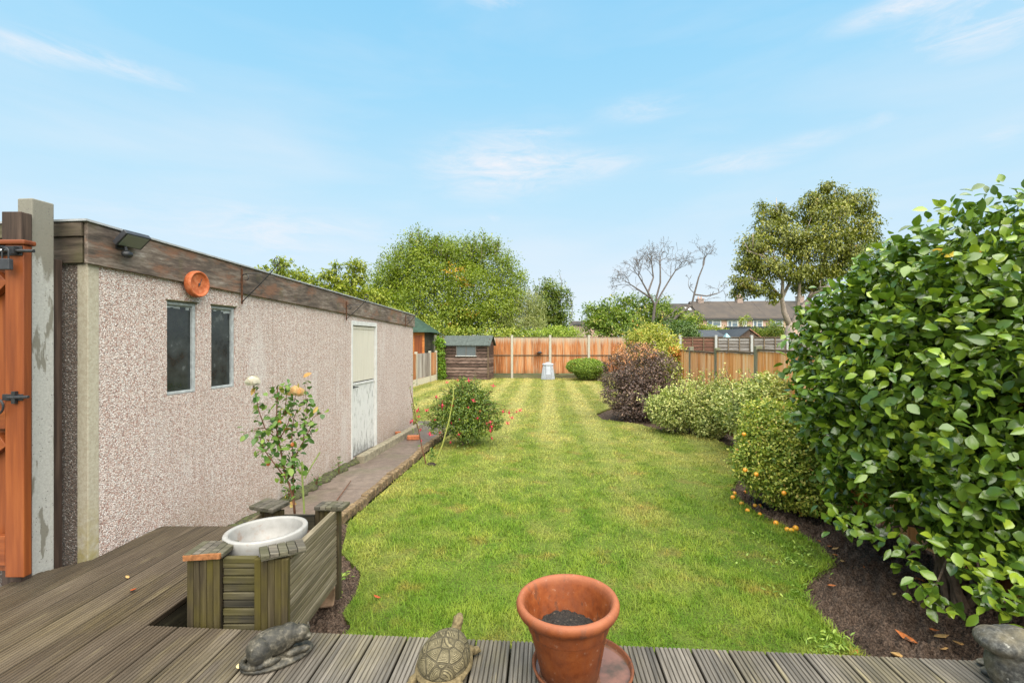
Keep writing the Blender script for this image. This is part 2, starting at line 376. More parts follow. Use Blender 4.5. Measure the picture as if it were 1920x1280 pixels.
# ragged fringe hanging over the cut lawn edge
ep = [(p.x, p.y) for p in edge_r[:14]] + [(-.99, 2.8)]
for i in range(13):
    n = 260; f = rng.random(n)[:, None]; q = np.array(ep[i])*(1-f) + np.array(ep[i+1])*f + rng.normal(0, .022, (n, 2))
    GP.append(np.concatenate([q, np.full((n, 1), -.004)], 1)); GL.append(rng.uniform(.02, .055, n)); GW.append(rng.uniform(.003, .007, n))
GP = np.concatenate(GP); GL = np.concatenate(GL); GW = np.concatenate(GW); n = len(GP)
az_ = rng.uniform(0, 2*np.pi, n); ln_ = rng.uniform(.1, 1.0, n)
A = np.stack([np.cos(az_)*ln_, np.sin(az_)*ln_, np.full(n, 1.0)], 1); Nn = np.stack([np.cos(az_), np.sin(az_), np.full(n, -.3)], 1)
T(leaves('grass', GP, A, Nn, GL, GW, rng.random(n), m_grass, kind='blade'), 'short green mown lawn grass with yellowed patches', 'grass', kind='stuff')
# low clover-like weeds growing on the turf edge
m_weed = leafmat('weed_leaf', [(0, (.07, .14, .02)), (.6, (.16, .26, .05)), (1, (.26, .36, .09))], .45, .25)
W_ = []
for px, py, rad, cnt in ((1545, 1222, .1, 40), (1560, 1215, .12, 60), (1480, 1115, .14, 30), (1480, 1060, .16, 50), (1505, 1035, .10, 40), (1430, 1010, .15, 26), (1400, 1060, .18, 16), (640, 1085, .05, 30), (634, 1120, .03, 12)):
    g = G(px, py); W_.append(np.stack([rng.normal(g.x, rad/1.8, cnt), rng.normal(g.y, rad/1.8, cnt), rng.uniform(.0, .035, cnt)], 1))
W_ = np.concatenate(W_); n = len(W_); a_ = rng.uniform(0, 6.28, n)
T(leaves('weeds', W_, np.stack([np.cos(a_), np.sin(a_), rng.uniform(.1, .8, n)], 1), np.tile([0, 0, 1.0], (n, 1)) + rng.normal(0, .3, (n, 3)), rng.uniform(.02, .045, n), rng.uniform(.008, .017, n), rng.random(n), m_weed, kind='oval'),
  'small broad-leaved weeds creeping along the cut edge of the lawn', 'weeds', kind='stuff')

# soil beds
m_soil, t, b = M_('damp_soil'); c = pos(t); g = t.noise(c, 85, 6, .75); g2 = t.noise(c, 5, 3)
col = t.ramp(t.math('ADD', t.math('MULTIPLY', g, .85), t.math('MULTIPLY', g2, .15)), [(.36, (.018, .012, .009)), (.48, (.085, .056, .040)), (.62, (.24, .165, .12))])
t.set(b.inputs['Base Color'], col); b.inputs['Roughness'].default_value = .85; b.inputs['Specular IOR Level'].default_value = .2; t.set(b.inputs['Normal'], t.bump(t.math('ADD', t.noise(c, 34, 4, .65), t.math('MULTIPLY', g, .25)), 1.0, .06))
def soil(x0, x1, y0, y1, st, z, amp, seed, name='soil_bed'):
    xs = np.arange(x0, x1, st); ys = np.arange(y0, y1, st); X, Y = np.meshgrid(xs, ys, indexing='ij')
    Z = z + amp*(.5*vnoise(X*2.2, Y*2.2, seed) + .5*vnoise(X*7, Y*7, seed+1) + .45*np.abs(vnoise(X*17, Y*17, seed+2)) + .8*np.maximum(0, vnoise(X*27, Y*27, seed+3)) + .75*np.abs(vnoise(X*46, Y*46, seed+4)))
    Z = np.where(inpoly(X.ravel(), Y.ravel(), lawn_poly).reshape(X.shape), np.minimum(Z, -.012), Z)
    nx, ny = X.shape; V = np.stack([X, Y, Z], 2).reshape(-1, 3); idx = np.arange(nx*ny).reshape(nx, ny)
    Fq = np.stack([idx[:-1, :-1], idx[1:, :-1], idx[1:, 1:], idx[:-1, 1:]], 2).reshape(-1, 4)
    me = bpy.data.meshes.new(name); me.from_pydata(V.tolist(), [], Fq.tolist()); me.polygons.foreach_set('use_smooth', [True]*len(me.polygons)); me.update()
    o = link(name, me, m_soil); o['kind'] = 'structure'; return o
soil(.75, 4.0, 2.03, 5.6, .0125, -.058, .058, 11)
soil(1.4, 5.3, 5.6, 13.6, .05, -.06, .04, 21)
soil(-1.95, -.55, 2.28, 4.6, .016, -.05, .05, 31)
soil(.5, 8, 20.9, 22.75, .08, -.04, .035, 41)

# path
m_slab, t, b = M_('wet_slab'); c = pos(t); r = island(t); g = t.noise(c, 14, 6, .65); g3 = t.noise(c, 140, 3, .6); g4 = t.noise(c, 2.5, 4)
col = t.ramp(t.math('ADD', t.math('ADD', t.math('MULTIPLY', g, .55), t.math('MULTIPLY', g3, .35)), t.math('MULTIPLY', r, .12)), [(.3, (.06, .045, .035)), (.5, (.135, .10, .08)), (.72, (.25, .195, .155))])
col = t.mix(t.math('MULTIPLY', t.rng(g4, .5, .7), .5), col, (.10, .10, .05))
t.set(b.inputs['Base Color'], col); b.inputs['Roughness'].default_value = .5; t.set(b.inputs['Normal'], t.bump(g3, .5, .006))
PR = [(-1.62, 4.6), (-1.365, 7.5)]
def path_r(Y): return -1.62 + (Y-4.6)*(.255/2.9)
mb = MB(); random.seed(4); Y = 3.62
for k, ln in enumerate((.95, .92, .9, .93, .9, .92, .9)):
    Yb = Y + ln - .012; g_ = random.uniform(-.004, .004)
    wl = lambda y: Wp((y-3.025)/.993, .02, 0).x
    mb.prism([(wl(Y), Y), (path_r(Y)-.09, Y), (path_r(Yb)-.09, Yb), (wl(Yb), Yb)], -.1, .035+g_); Y += ln
mb.prism([(-2.02, 9.42), (-1.14, 9.42), (-1.05, 9.5), (-1.05, 10.2), (-2.02, 10.2)], -.1, .026)
mb.build('path', m_slab, bevel=.006)['kind'] = 'structure'
# dirt and moss strip along the wall foot
m_moss, t, b = M_('mossy_dirt'); c = pos(t)
col = t.ramp(t.noise(c, 30, 6, .7), [(.35, (.03, .025, .015)), (.5, (.07, .065, .03)), (.65, (.10, .13, .03))]); t.set(b.inputs['Base Color'], col); b.inputs['Roughness'].default_value = .95; t.set(b.inputs['Normal'], t.bump(t.noise(c, 60, 5), 1, .02))
mb = MB(); rg = random.Random(3); pts = []
for i in range(60):
    s = .55 + i*.1; mb.ell(Wp(s, .04 + rg.uniform(0, .05), .045), (.06+rg.random()*.05, .09, .03+rg.random()*.018), seg=8, rings=6)
T(mb.build('moss', m_moss, smooth=True), 'strip of dark moss and dirt along the foot of the pebbledash wall', 'moss', kind='stuff')

# edging bricks along the path (one row)
m_brick, t, b = M_('old_brick'); c = pos(t); r = island(t); g = t.noise(c, 25, 6, .7)
col = t.ramp(t.math('ADD', t.math('MULTIPLY', g, .7), t.math('MULTIPLY', r, .3)), [(.3, (.05, .035, .02)), (.46, (.18, .12, .06)), (.56, (.38, .27, .14)), (.66, (.45, .32, .17)), (.75, (.12, .11, .05))])
t.set(b.inputs['Base Color'], col); b.inputs['Roughness'].default_value = .85; t.set(b.inputs['Normal'], t.bump(g, .9, .02))
Y = 3.95; rg = random.Random(9); k = 0
while Y < 9.2:
    ln = rg.uniform(.17, .23); x = path_r(Y) - .045
    o = MB().box((x + rg.uniform(-.01, .01), Y+ln/2, .012 + rg.uniform(-.012, .008)), (.085+rg.uniform(-.012, .012), ln-.020, .10), (rg.uniform(-.06, .06), rg.uniform(-.12, .12), -.088+rg.uniform(-.09, .09))).build('edging_brick', m_brick, org=(x, Y+ln/2, -.04), bevel=.012)
    T(o, 'weathered tan brick set on edge in the row between the paved path and the lawn', 'brick', 'edging bricks along the path'); Y += ln; k += 1
m_terra_b = plain('orange_brick', (.42, .15, .07), .8, vary=.3, scale=30, bump=.5)
m_kerb = plain('mossy_concrete', (.24, .21, .15), .85, vary=.35, scale=16, bump=.6)
s0, s1 = s_px(655), s_px(772)
T(MB().box(Wp((s0+s1)/2, .16, .07), (.12, s1-s0, .14), WROT).build('kerb_block', m_kerb, org=Wp((s0+s1)/2, .16, 0), bevel=.012), 'long low concrete step running under the white garage door', 'step')
p = G(775, 824, .03); T(MB().box(p+Vector((0, 0, .04)), (.21, .10, .07), (0, 0, .1)).build('brick', m_terra_b, org=p, bevel=.008), 'orange brick lying flat on the path slabs at the end of the step', 'brick')
p = Wp(s_px(738), .08, .1); T(MB().lathe([(.02, 0), (.045, 0), (.055, .05), (.045, .05), (.035, .01), (.02, .01)], p, 14).build('flower_pot', m_terra_b, org=p), 'tiny terracotta pot standing behind the step by the garage wall', 'pot')
p = G(612, 1130, .0); T(MB().box(p+Vector((0, 0, .07)), (.10, .13, .14), (.1, .12, .5)).build('brick', plain('pale_brick', (.36, .24, .16), .85, vary=.35, scale=22, bump=.7), org=p, bevel=.015), 'rough pinkish brown brick propping up the wooden planter on the soil', 'brick')

# ------------------------------------------------------------------ deck
m_deck, t, b = M_('wet_decking'); c = pos(t); r = island(t)
cr = t.map(c, (1, 1, 1), rot=(0, 0, math.atan2(BD.x, BD.y)))
off = t.n('ShaderNodeCombineXYZ', {0: t.math('MULTIPLY', r, 31.0), 1: t.math('MULTIPLY', r, 13.0), 2: 0}).outputs[0]
cv = t.n('ShaderNodeVectorMath', {0: cr, 1: off}, operation='ADD').outputs[0]
g = t.noise(t.map(cv, (1, .05, 1)), 70, 5, .65); g2 = t.noise(t.map(cv, (1, .25, 1)), 7, 5, .6); g3 = t.noise(cr, 1.2, 3, .5)
f = t.math('ADD', t.math('ADD', t.math('MULTIPLY', g, .45), t.math('ADD', t.math('MULTIPLY', g2, .35), .10)), t.math('MULTIPLY', t.math('SUBTRACT', r, .5), .10))
sx_ = t.n('ShaderNodeSeparateXYZ', {0: c}).outputs[0]
grey = t.ramp(f, [(.33, (.042, .037, .031)), (.5, (.120, .104, .085)), (.66, (.24, .21, .175))])
brn = t.ramp(f, [(.33, (.033, .024, .015)), (.5, (.070, .051, .033)), (.64, (.107, .081, .055)), (.74, (.165, .132, .092))])
col = t.mix(t.rng(sx_, -1.7, -.7), brn, grey)
al = t.math('MULTIPLY', t.rng(t.noise(t.map(cr, (1, .45, 1)), 2.6, 5, .65), .46, .66), t.rng(sx_, -2.5, -1.3, .08, .28))
col = t.mix(al, col, t.ramp(g, [(.35, (.05, .042, .010)), (.62, (.22, .17, .035))]))
fl = t.rng(t.noise(t.map(cv, (1, .10, 1)), 26, 3, .5), .63, .70); col = t.mix(t.math('MULTIPLY', fl, t.rng(sx_, -2.2, -1.2, .12, .4)), col, (.34, .28, .15))
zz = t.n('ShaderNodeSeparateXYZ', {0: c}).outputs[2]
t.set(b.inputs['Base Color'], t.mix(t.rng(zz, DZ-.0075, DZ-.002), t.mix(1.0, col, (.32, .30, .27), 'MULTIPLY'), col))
b.inputs['Roughness'].default_value = .5; t.set(b.inputs['Roughness'], t.rng(g2, .3, .7, .42, .7)); b.inputs['Specular IOR Level'].default_value = .32; t.set(b.inputs['Normal'], t.bump(g, .35, .004))
BWD = .164
def board(mb, a0, b0, b1, zt=DZ):
    """grooved board: ridges run along its length"""
    wd = BWD - .007; prof = []; k = 8; st = wd/k
    for i in range(k):
        x = a0 + i*st; prof += [(x+.0005, zt-.006), (x+.0035, zt-.0005), (x+.006, zt), (x+st-.006, zt), (x+st-.0035, zt-.0005), (x+st-.0005, zt-.006)]
    prof = [(a0, zt-.028)] + prof + [(a0+wd, zt-.028)]; n = len(prof)
    V = [Dp(a, b0, z) for a, z in prof] + [Dp(a, b1(a) if callable(b1) else b1, z) for a, z in prof]
    mb.add(V, [(i, i+1, i+1+n, i+n) for i in range(n-1)] + [(n-1, 0, n, 2*n-1)] + [tuple(range(n)), tuple(range(n, 2*n))[::-1]])
def endb(a):
    q = Vector(Dp(a, 0, 0)[:2]); b_ = (3.565-q.y)/BD.y
    bw_ = (WC + WN*.012 - q).dot(WN)/BD.dot(WN)
    if bw_ > 0: b_ = min(b_, bw_)
    nd = Vector((.23, -.235)).normalized(); bd_ = (Vector((-2.695, 3.02))-q).dot(nd)/BD.dot(nd)
    if (q+BD*bd_).x < -2.70: b_ = bd_ if bw_ < bd_ + .3 or True else b_
    return b_
mb = MB(); a_hole = (Vector((-1.80, 2.318))-E0).dot(ED)
rg = random.Random(5)
k0 = -14
for k in range(k0, 34):
    a0 = a_hole + k*BWD; ac = a0 + BWD/2
    if k >= 0: b1 = 0.0
    else:
        b1 = endb(ac)
    if k < 0 and Dp(a0, b1, 0).x > -2.96:
        cuts = [-1.9] + ([rg.uniform(-.7, .6)] if rg.random() < .3 and k < -3 else [])
        for i in range(len(cuts)): board(mb, a0, cuts[i]+(.003 if i else 0), cuts[i+1] if i+1 < len(cuts) else endb)
    if k < 0: continue
    if 0:
        # stop short of the garage wall, garage front and gate post
        for a_t in (a0, a0+BWD-.007):
            q0 = Vector(Dp(a_t, 0, 0)[:2]); den = BD.dot(WN); dist = (q0 - WC).dot(WN)
            tt = (.012-dist)/den
            if den < 0 and 0 < tt < b1 and (q0+BD*tt-WC).dot(WT) > -.02: b1 = tt
            elif dist + BD.dot(WN)*b1 < .012:
                # beside / in front of the corner
                tt2 = ((WC - q0).dot(WT) - .012)/BD.dot(WT)
                b1 = min(b1, tt2)
            if (q0+BD*b1).x < -2.85: b1 = min(b1, (2.79-q0.y)/BD.y)
    if Dp(a0, b1, 0).x < -2.96: continue
    cuts = [-1.9]; 
    if rg.random() < .3 and k < -3: cuts.append(rg.uniform(-.7, .6))
    cuts.append(b1)
    for i in range(len(cuts)-1): board(mb, a0, cuts[i]+(.003 if i else 0), cuts[i+1])
o = mb.build('deck', m_deck); o['kind'] = 'structure'
m_dark = wood('dark_timber', [(.012, .011, .008), (.035, .03, .02), (.07, .065, .04)], 'y', .6, 40)
mb = MB()
mb.box(Dp(a_hole-.03, .62, .20), (.03, 1.2, .22), DROT); mb.box(Dp(a_hole+.045, .62, .14), (.05, 1.18, .05), DROT)
mb.box(Dp(2.45, -.015, .17), (4.9+2*.0, .028, .29), DROT); mb.box(Dp(a_hole+.43, -.015, .17), (.84, .028, .29), DROT)
mb.seg(Dp(a_hole-.05, 1.22, 0), (-2.62, 3.56), .03, -.02, .318)
mb.build('deck_frame', m_dark, o)
# pale concrete slab beyond the gate
m_conc = plain('passage_concrete', (.42, .42, .42), .8, vary=.15, scale=9, bump=.3)
MB().prism([(-5.2, 1.2), (-2.97, 1.2), (-2.97, 3.05), (-2.9, 9.6), (-5.2, 9.6)], -.13, .10).build('pavement', m_conc)['kind'] = 'structure'

# ------------------------------------------------------------------ garage
gar = E('garage', (-2.9, 6.2, 0), 'long low pebbledash garage with flat roof and dark weathered fascia beside the deck', 'garage')
m_pd, t, b = M_('pebbledash'); c = pos(t)
def pebble(sc):
    vo = t.n('ShaderNodeTexVoronoi', {'Vector': c, 'Scale': sc}, feature='F1'); return vo.outputs['Color'], vo.outputs['Distance']
vc, vd = pebble(114.0); rc = t.n('ShaderNodeSeparateColor', {0: vc}).outputs[0]
col = t.ramp(rc, [(0, (.42, .23, .18)), (.10, (.60, .39, .32)), (.24, (.60, .47, .41)), (.36, (.72, .58, .52)), (.56, (.86, .69, .61)), (.72, (.93, .83, .77)), (.92, (.96, .92, .88)), (.98, (.32, .27, .25))], 'CONSTANT')
col = t.mix(t.rng(vd, .34, .70, 0, .6), col, (.34, .26, .22))
zz = t.n('ShaderNodeSeparateXYZ', {0: c}).outputs[2]
big = t.noise(t.map(c, (1, 1, .3)), 1.3, 5, .6)
col = t.mix(t.math('MULTIPLY', t.rng(big, .48, .72), .28), col, (.42, .33, .28))
run = t.noise(t.map(c, (1, 1, .07)), 9, 5, .65); top_ = t.rng(t.n('ShaderNodeSeparateXYZ', {0: c}).outputs[2], .6, 2.2, .25, 1.0)
col = t.mix(t.math('MULTIPLY', t.math('MULTIPLY', t.rng(run, .54, .68), top_), .22), col, (.50, .36, .30))
col = t.mix(t.math('MULTIPLY', t.rng(t.noise(t.map(c, (1, 1, .25), loc=(4, 7, 1)), 3.1, 4, .6), .56, .66), .3), col, (.80, .76, .73))
base = t.math('MULTIPLY', t.rng(zz, .62, .08), t.rng(t.noise(c, 4, 4), .3, .6)); col = t.mix(t.math('MULTIPLY', base, .45), col, (.34, .25, .16))
t.set(b.inputs['Base Color'], t.mix(1.0, col, (.77, .77, .78), 'MULTIPLY')); b.inputs['Roughness'].default_value = .8; t.set(b.inputs['Normal'], t.bump(t.math('MULTIPLY', vd, -1.0), .8, .008))
m_pdd, t, b = M_('pebbledash_shaded'); c = pos(t); vc, vd = pebble(95.0); rc = t.n('ShaderNodeSeparateColor', {0: vc}).outputs[0]  # darker copy of the pebbledash: shade of the front face put into the colour
col = t.ramp(rc, [(0, (.08, .045, .035)), (.2, (.16, .105, .08)), (.45, (.22, .175, .15)), (.7, (.32, .28, .25)), (.88, (.46, .42, .39)), (.95, (.07, .07, .07))], 'CONSTANT')
col = t.mix(t.rng(vd, .25, .6, 0, .9), col, (.10, .08, .065)); t.set(b.inputs['Base Color'], col); b.inputs['Roughness'].default_value = .85; t.set(b.inputs['Normal'], t.bump(t.math('MULTIPLY', vd, -1.0), .8, .008))
ztop = lambda s: 2.26 - .21*s/WL          # underside of fascia / top of wall
# side wall with openings, built from blocks between openings
wz0 = -.1; TH = .06
s_w = [(s_px(313), s_px(369)), (s_px(396), s_px(441))]; s_d = (s_px(658), s_px(706)); zd0 = .06
mb = MB()
def wblock(s0, s1, z0, z1=None):
    a, b_ = (ztop(s0), ztop(s1)) if z1 is None else (z1, z1)
    V = [Wp(s0, 0, z0), Wp(s1, 0, z0), Wp(s1, -TH, z0), Wp(s0, -TH, z0), Wp(s0, 0, a), Wp(s1, 0, b_), Wp(s1, -TH, b_), Wp(s0, -TH, a)]
    mb.add(V, [(3, 2, 1, 0), (4, 5, 6, 7), (0, 1, 5, 4), (1, 2, 6, 5), (2, 3, 7, 6), (3, 0, 4, 7)])
ss = [.07, s_w[0][0], s_w[0][1], s_w[1][0], s_w[1][1], s_d[0], s_d[1], WL-.012]
wblock(ss[0], ss[1], wz0); wblock(ss[2], ss[3], wz0); wblock(ss[4], ss[5], wz0); wblock(ss[6], ss[7], wz0)
for a, b_ in s_w: wblock(a, b_, wz0, 1.33); wblock(a, b_, 2.068)
wblock(s_d[0], s_d[1], 2.05); wblock(s_d[0], s_d[1], wz0, zd0)
mb.build('wall', m_pd, gar)
mb = MB()    # front, rear, far side and roof slab
GWd = 2.7
def gp(s, d): return Wp(s, -d, 0)
mb2 = MB().prism([gp(0.0, .075)[:2], gp(0, GWd)[:2], gp(.06, GWd)[:2], gp(.06, .075)[:2]], wz0, 2.25)
mb2.build('front_wall', m_pdd, gar)
MB().prism([gp(WL-.07, .062)[:2], gp(WL-.07, GWd)[:2], gp(WL, GWd)[:2], gp(WL, .062)[:2]], wz0, 2.04).build('rear_wall', m_pd, gar)
MB().prism([gp(.062, GWd-.06)[:2], gp(.062, GWd)[:2], gp(WL-.072, GWd)[:2], gp(WL-.072, GWd-.06)[:2]], wz0, 2.03).build('far_wall', m_pd, gar)
m_cream, t, b = M_('cream_concrete'); c = pos(t); zz = t.n('ShaderNodeSeparateXYZ', {0: c}).outputs[2]; g = t.noise(c, 60, 5, .7)
col = t.ramp(g, [(.35, (.30, .26, .19)), (.6, (.40, .36, .28))]); a = t.math('MULTIPLY', t.rng(zz, .75, .35), t.rng(t.noise(c, 18, 4), .35, .6)); col = t.mix(t.math('MULTIPLY', a, .75), col, (.26, .21, .06))
t.set(b.inputs['Base Color'], col); b.inputs['Roughness'].default_value = .85; t.set(b.inputs['Normal'], t.bump(g, .4, .005))
mb = MB(); mb.box(Wp(.033, -.036, 1.075), (.078, .074, 2.35), WROT); mb.build('corner_post', m_cream, gar, bevel=.004)
MB().box(Wp(WL-.004, -.03, .97), (.066, .014, 2.12), WROT).build('corner_post', m_cream, gar)
mb = MB()
for px in (383, 452, 512, 556, 597, 630): s = s_px(px); mb.box(Wp(s, .001, (ztop(s)-.1)/2), (.004, .005, ztop(s)+.08), WROT)
m_joint = plain('panel_joint', (.44, .37, .33), .8, vary=.5, scale=70); mb.build('panel_joint', m_joint, gar)
# fascia
m_fas, t, b = M_('weathered_fascia'); c = pos(t)
g = t.noise(t.map(c, (1, .12, 1)), 40, 6, .7); g2 = t.noise(t.map(c, (1, .5, 1)), 3.2, 5, .65); g3 = t.noise(t.map(c, (1, .35, 1), loc=(3, 1, 2)), 6, 5, .7)
col = t.ramp(t.math('ADD', t.math('MULTIPLY', g, .5), t.math('MULTIPLY', g2, .5)), [(.36, (.03, .022, .016)), (.48, (.10, .072, .055)), (.57, (.19, .15, .12)), (.66, (.40, .36, .33))])
col = t.mix(t.math('MULTIPLY', t.rng(g3, .52, .62), .6), col, (.20, .085, .042)); col = t.mix(t.math('MULTIPLY', t.rng(t.noise(c, 5, 4), .58, .7), .5), col, (.10, .09, .03))
t.set(b.inputs['Base Color'], col); b.inputs['Roughness'].default_value = .75; t.set(b.inputs['Normal'], t.bump(g, .5, .006))
def fboard(mb, s0, s1, d0, d1, lo, hi):
    V = [Wp(s, d, f(s)) for f in (lo, hi) for s, d in ((s0, d0), (s1, d0), (s1, d1), (s0, d1))]
    mb.add(V, [(3, 2, 1, 0), (4, 5, 6, 7), (0, 1, 5, 4), (1, 2, 6, 5), (2, 3, 7, 6), (3, 0, 4, 7)])
top = lambda s: 2.512 - .245*s/WL
jo = [-.03, s_px(445), s_px(640), WL+.03]
for i in range(3):
    mb = MB(); fboard(mb, jo[i]+.002, jo[i+1]-.002, .004, .030, lambda s: ztop(s)-.012, lambda s: top(s)); mb.build('fascia', m_fas, gar, bevel=.003)
m_fasx = wood('front_fascia_timber', [(.03, .022, .016), (.075, .055, .040), (.15, .115, .085)], 'x', .75, 40, algae=(.09, .09, .03), afac=.6)
mb = MB(); mb.box(Wp(-.016, -1.36, 2.335), (2.7, .026, .165), (0, 0, WROT[2])) ; o = mb.build('fascia', m_fasx, gar, bevel=.003)
mb = MB(); mb.box(Wp(-.028, -1.36, 2.465), (2.72, .03, .088), (0, 0, WROT[2])); mb.build('fascia', m_fasx, gar, bevel=.003)
mb = MB(); mb.box(Wp(WL+.016, -1.36, 2.15), (2.72, .026, .22), (0, 0, WROT[2])); mb.build('fascia', m_fasx, gar)
m_felt = plain('roof_edge_felt', (.30, .31, .32), .6, vary=.2, scale=12)
mb = MB(); fboard(mb, -.05, WL+.05, .045, -GWd-.02, lambda s: top(s)+.001, lambda s: top(s)+.014); mb.build('roof', m_felt, gar)
# windows
m_glass, t, b = M_('dirty_glass'); c = pos(t)
dust = t.noise(c, 9, 5, .6); col = t.ramp(dust, [(.35, (.012, .016, .017)), (.6, (.032, .038, .038)), (.75, (.09, .10, .10))])
t.set(b.inputs['Base Color'], col); t.set(b.inputs['Roughness'], t.rng(dust, .3, .7, .08, .3)); b.inputs['Specular IOR Level'].default_value = .5
m_frame = plain('grey_white_paint', (.33, .35, .355), .6, vary=.3, scale=25, bump=.3)
for i, (a, b_) in enumerate(s_w):
    z0, z1 = 1.333, 2.065; f = MB(); wd = .022
    for (sa, sb, za, zb) in ((a, a+wd*.7, z0, z1), (b_-wd*1.3, b_, z0, z1), (a+wd*.7, b_-wd*1.3, z0, z0+wd), (a+wd*.7, b_-wd*1.3, z1-wd*1.2, z1)):
        f.box(Wp((sa+sb)/2, -.028, (za+zb)/2), (.03, sb-sa-.001, zb-za-.001), WROT)
    w_ = f.build('window', m_frame, gar, bevel=.003)
    MB().box(Wp((a+b_)/2, -.04, (z0+z1)/2), (.008, b_-a-.02, z1-z0-.02), WROT).build('pane', m_glass, w_)
    rg = random.Random(i+3); mb = MB()     # ragged putty at the top and right of the pane
    for k in range(9):
        s = a + .02 + (b_-a-.05)*k/8; h = .012 + rg.random()*.03; mb.box(Wp(s, -.0345, z1-wd-h/2), (.003, (b_-a)/9, h), WROT)
    mb.build('putty', m_frame, w_)
    MB().box(Wp((a+b_)/2, .004, 2.072), (.02, b_-a+.02, .008), WROT).build('lintel_drip', plain('drip_moss', (.12, .11, .06), .9), w_)
# door in two leaves
m_dcream, t, b = M_('cream_door'); c = pos(t); g = t.noise(t.map(c, (1, 1, .08)), 25, 4, .6)
t.set(b.inputs['Base Color'], t.ramp(g, [(.3, (.50, .46, .385)), (.7, (.57, .53, .455))])); b.inputs['Roughness'].default_value = .55
m_dpeel, t, b = M_('peeling_white_paint'); c = pos(t); g = t.noise(t.map(c, (1, 1, .16)), 34, 6, .75); zz = t.n('ShaderNodeSeparateXYZ', {0: c}).outputs[2]
pk = t.rng(t.math('ADD', g, t.rng(zz, .35, .06, 0, .12)), .555, .60)
t.set(b.inputs['Base Color'], t.mix(pk, (.56, .55, .535), (.24, .23, .215))); b.inputs['Roughness'].default_value = .65; t.set(b.inputs['Normal'], t.bump(pk, .4, -.004))
m_white = plain('white_gloss_frame', (.54, .535, .52), .5, vary=.12, scale=12)
a, b_ = s_d; fw = .045
dr = MB()
for sa, sb, za, zb in ((a+.002, a+fw, zd0+.002, 2.048), (b_-fw, b_-.002, zd0+.002, 2.048), (a+fw+.001, b_-fw-.001, 1.985, 2.048)): dr.box(Wp((sa+sb)/2, -.018, (za+zb)/2), (.06, sb-sa, zb-za), WROT)
door = dr.build('door', m_white, gar, bevel=.004)
sm = (a+b_)/2; dw = b_-a-2*fw-.006
mb = MB(); n = 4
for k in range(n): mb.box(Wp(a+fw+.003+dw*(k+.5)/n, -.036, 1.56), (.03, dw/n-.003, .80), WROT)
mb.box(Wp(sm, -.030, 1.955), (.034, dw, .045), WROT); mb.build('upper_leaf', m_dcream, door, bevel=.002)
mb = MB()
for k in range(n): mb.box(Wp(a+fw+.003+dw*(k+.5)/n, -.038, .60), (.03, dw/n-.003, 1.04), WROT)
mb.box(Wp(sm, -.026, 1.128), (.034, dw, .03), WROT); mb.build('lower_leaf', m_dpeel, door, bevel=.002)
m_black = plain('black_iron', (.018, .018, .02), .45, spec=.5, vary=.3, scale=40, bump=.2)
mb = MB(); mb.box(Wp(a+fw+.05, -.012, 1.09), (.03, .03, .035), WROT); mb.tube([Wp(a+fw+.05, -.0, 1.09), Wp(a+fw+.05, .03, 1.09), Wp(a+fw+.11, .035, 1.088)], .008, 8); mb.build('handle', m_black, door)

# round terracotta plaque below the fascia
m_terra, t, b = M_('bright_terracotta'); c = pos(t); g = t.noise(c, 28, 6, .7)
t.set(b.inputs['Base Color'], t.ramp(g, [(.3, (.28, .055, .012)), (.5, (.42, .10, .026)), (.72, (.56, .20, .09))])); b.inputs['Roughness'].default_value = .7; t.set(b.inputs['Normal'], t.bump(g, .3, .004))
sp_ = s_px(357); Yp = WC.y + sp_*WT.y; zc = CZ + (640-533)/F*Yp; rr = .107
pq = E('wall_clock', Wp(sp_, .035, zc-rr), 'round orange terracotta wall clock with deep rim hung under the garage fascia', 'clock')
Rc = (0, math.radians(90), WROT[2])
cc = Wp(sp_, .03, zc)
mb = MB(); mb.lathe([(0.001, 0), (rr*.95, 0), (rr, .012), (rr, .045), (rr*.96, .058), (rr*.90, .060), (rr*.84, .056), (rr*.80, .046), (rr*.76, .043), (0.001, .048)], cc, 40, Rc, closed=False)
mb.build('rim', m_terra, pq, smooth=True)
M3 = Euler(Rc).to_matrix(); rg = random.Random(2)
for k in range(12):
    an = k*math.pi/6; mb = MB(); mb.ell(cc + M3 @ Vector((rr*.55*math.cos(an), rr*.58*math.sin(an), .047)), (.009, .006, .004), seg=8, rings=6)
mb = MB(); mb.tube([cc+WN.to_3d()*.052, cc+Vector((0, 0, .045))+WT.to_3d()*.022+WN.to_3d()*.054], .0025, 6); mb.tube([cc+WN.to_3d()*.052, cc+Vector((0, 0, -.018))-WT.to_3d()*.01+WN.to_3d()*.054], .004, 6); mb.ell(cc+WN.to_3d()*.052, (.009, .009, .009), seg=10, rings=6)
mb.build('hand', m_black, pq)

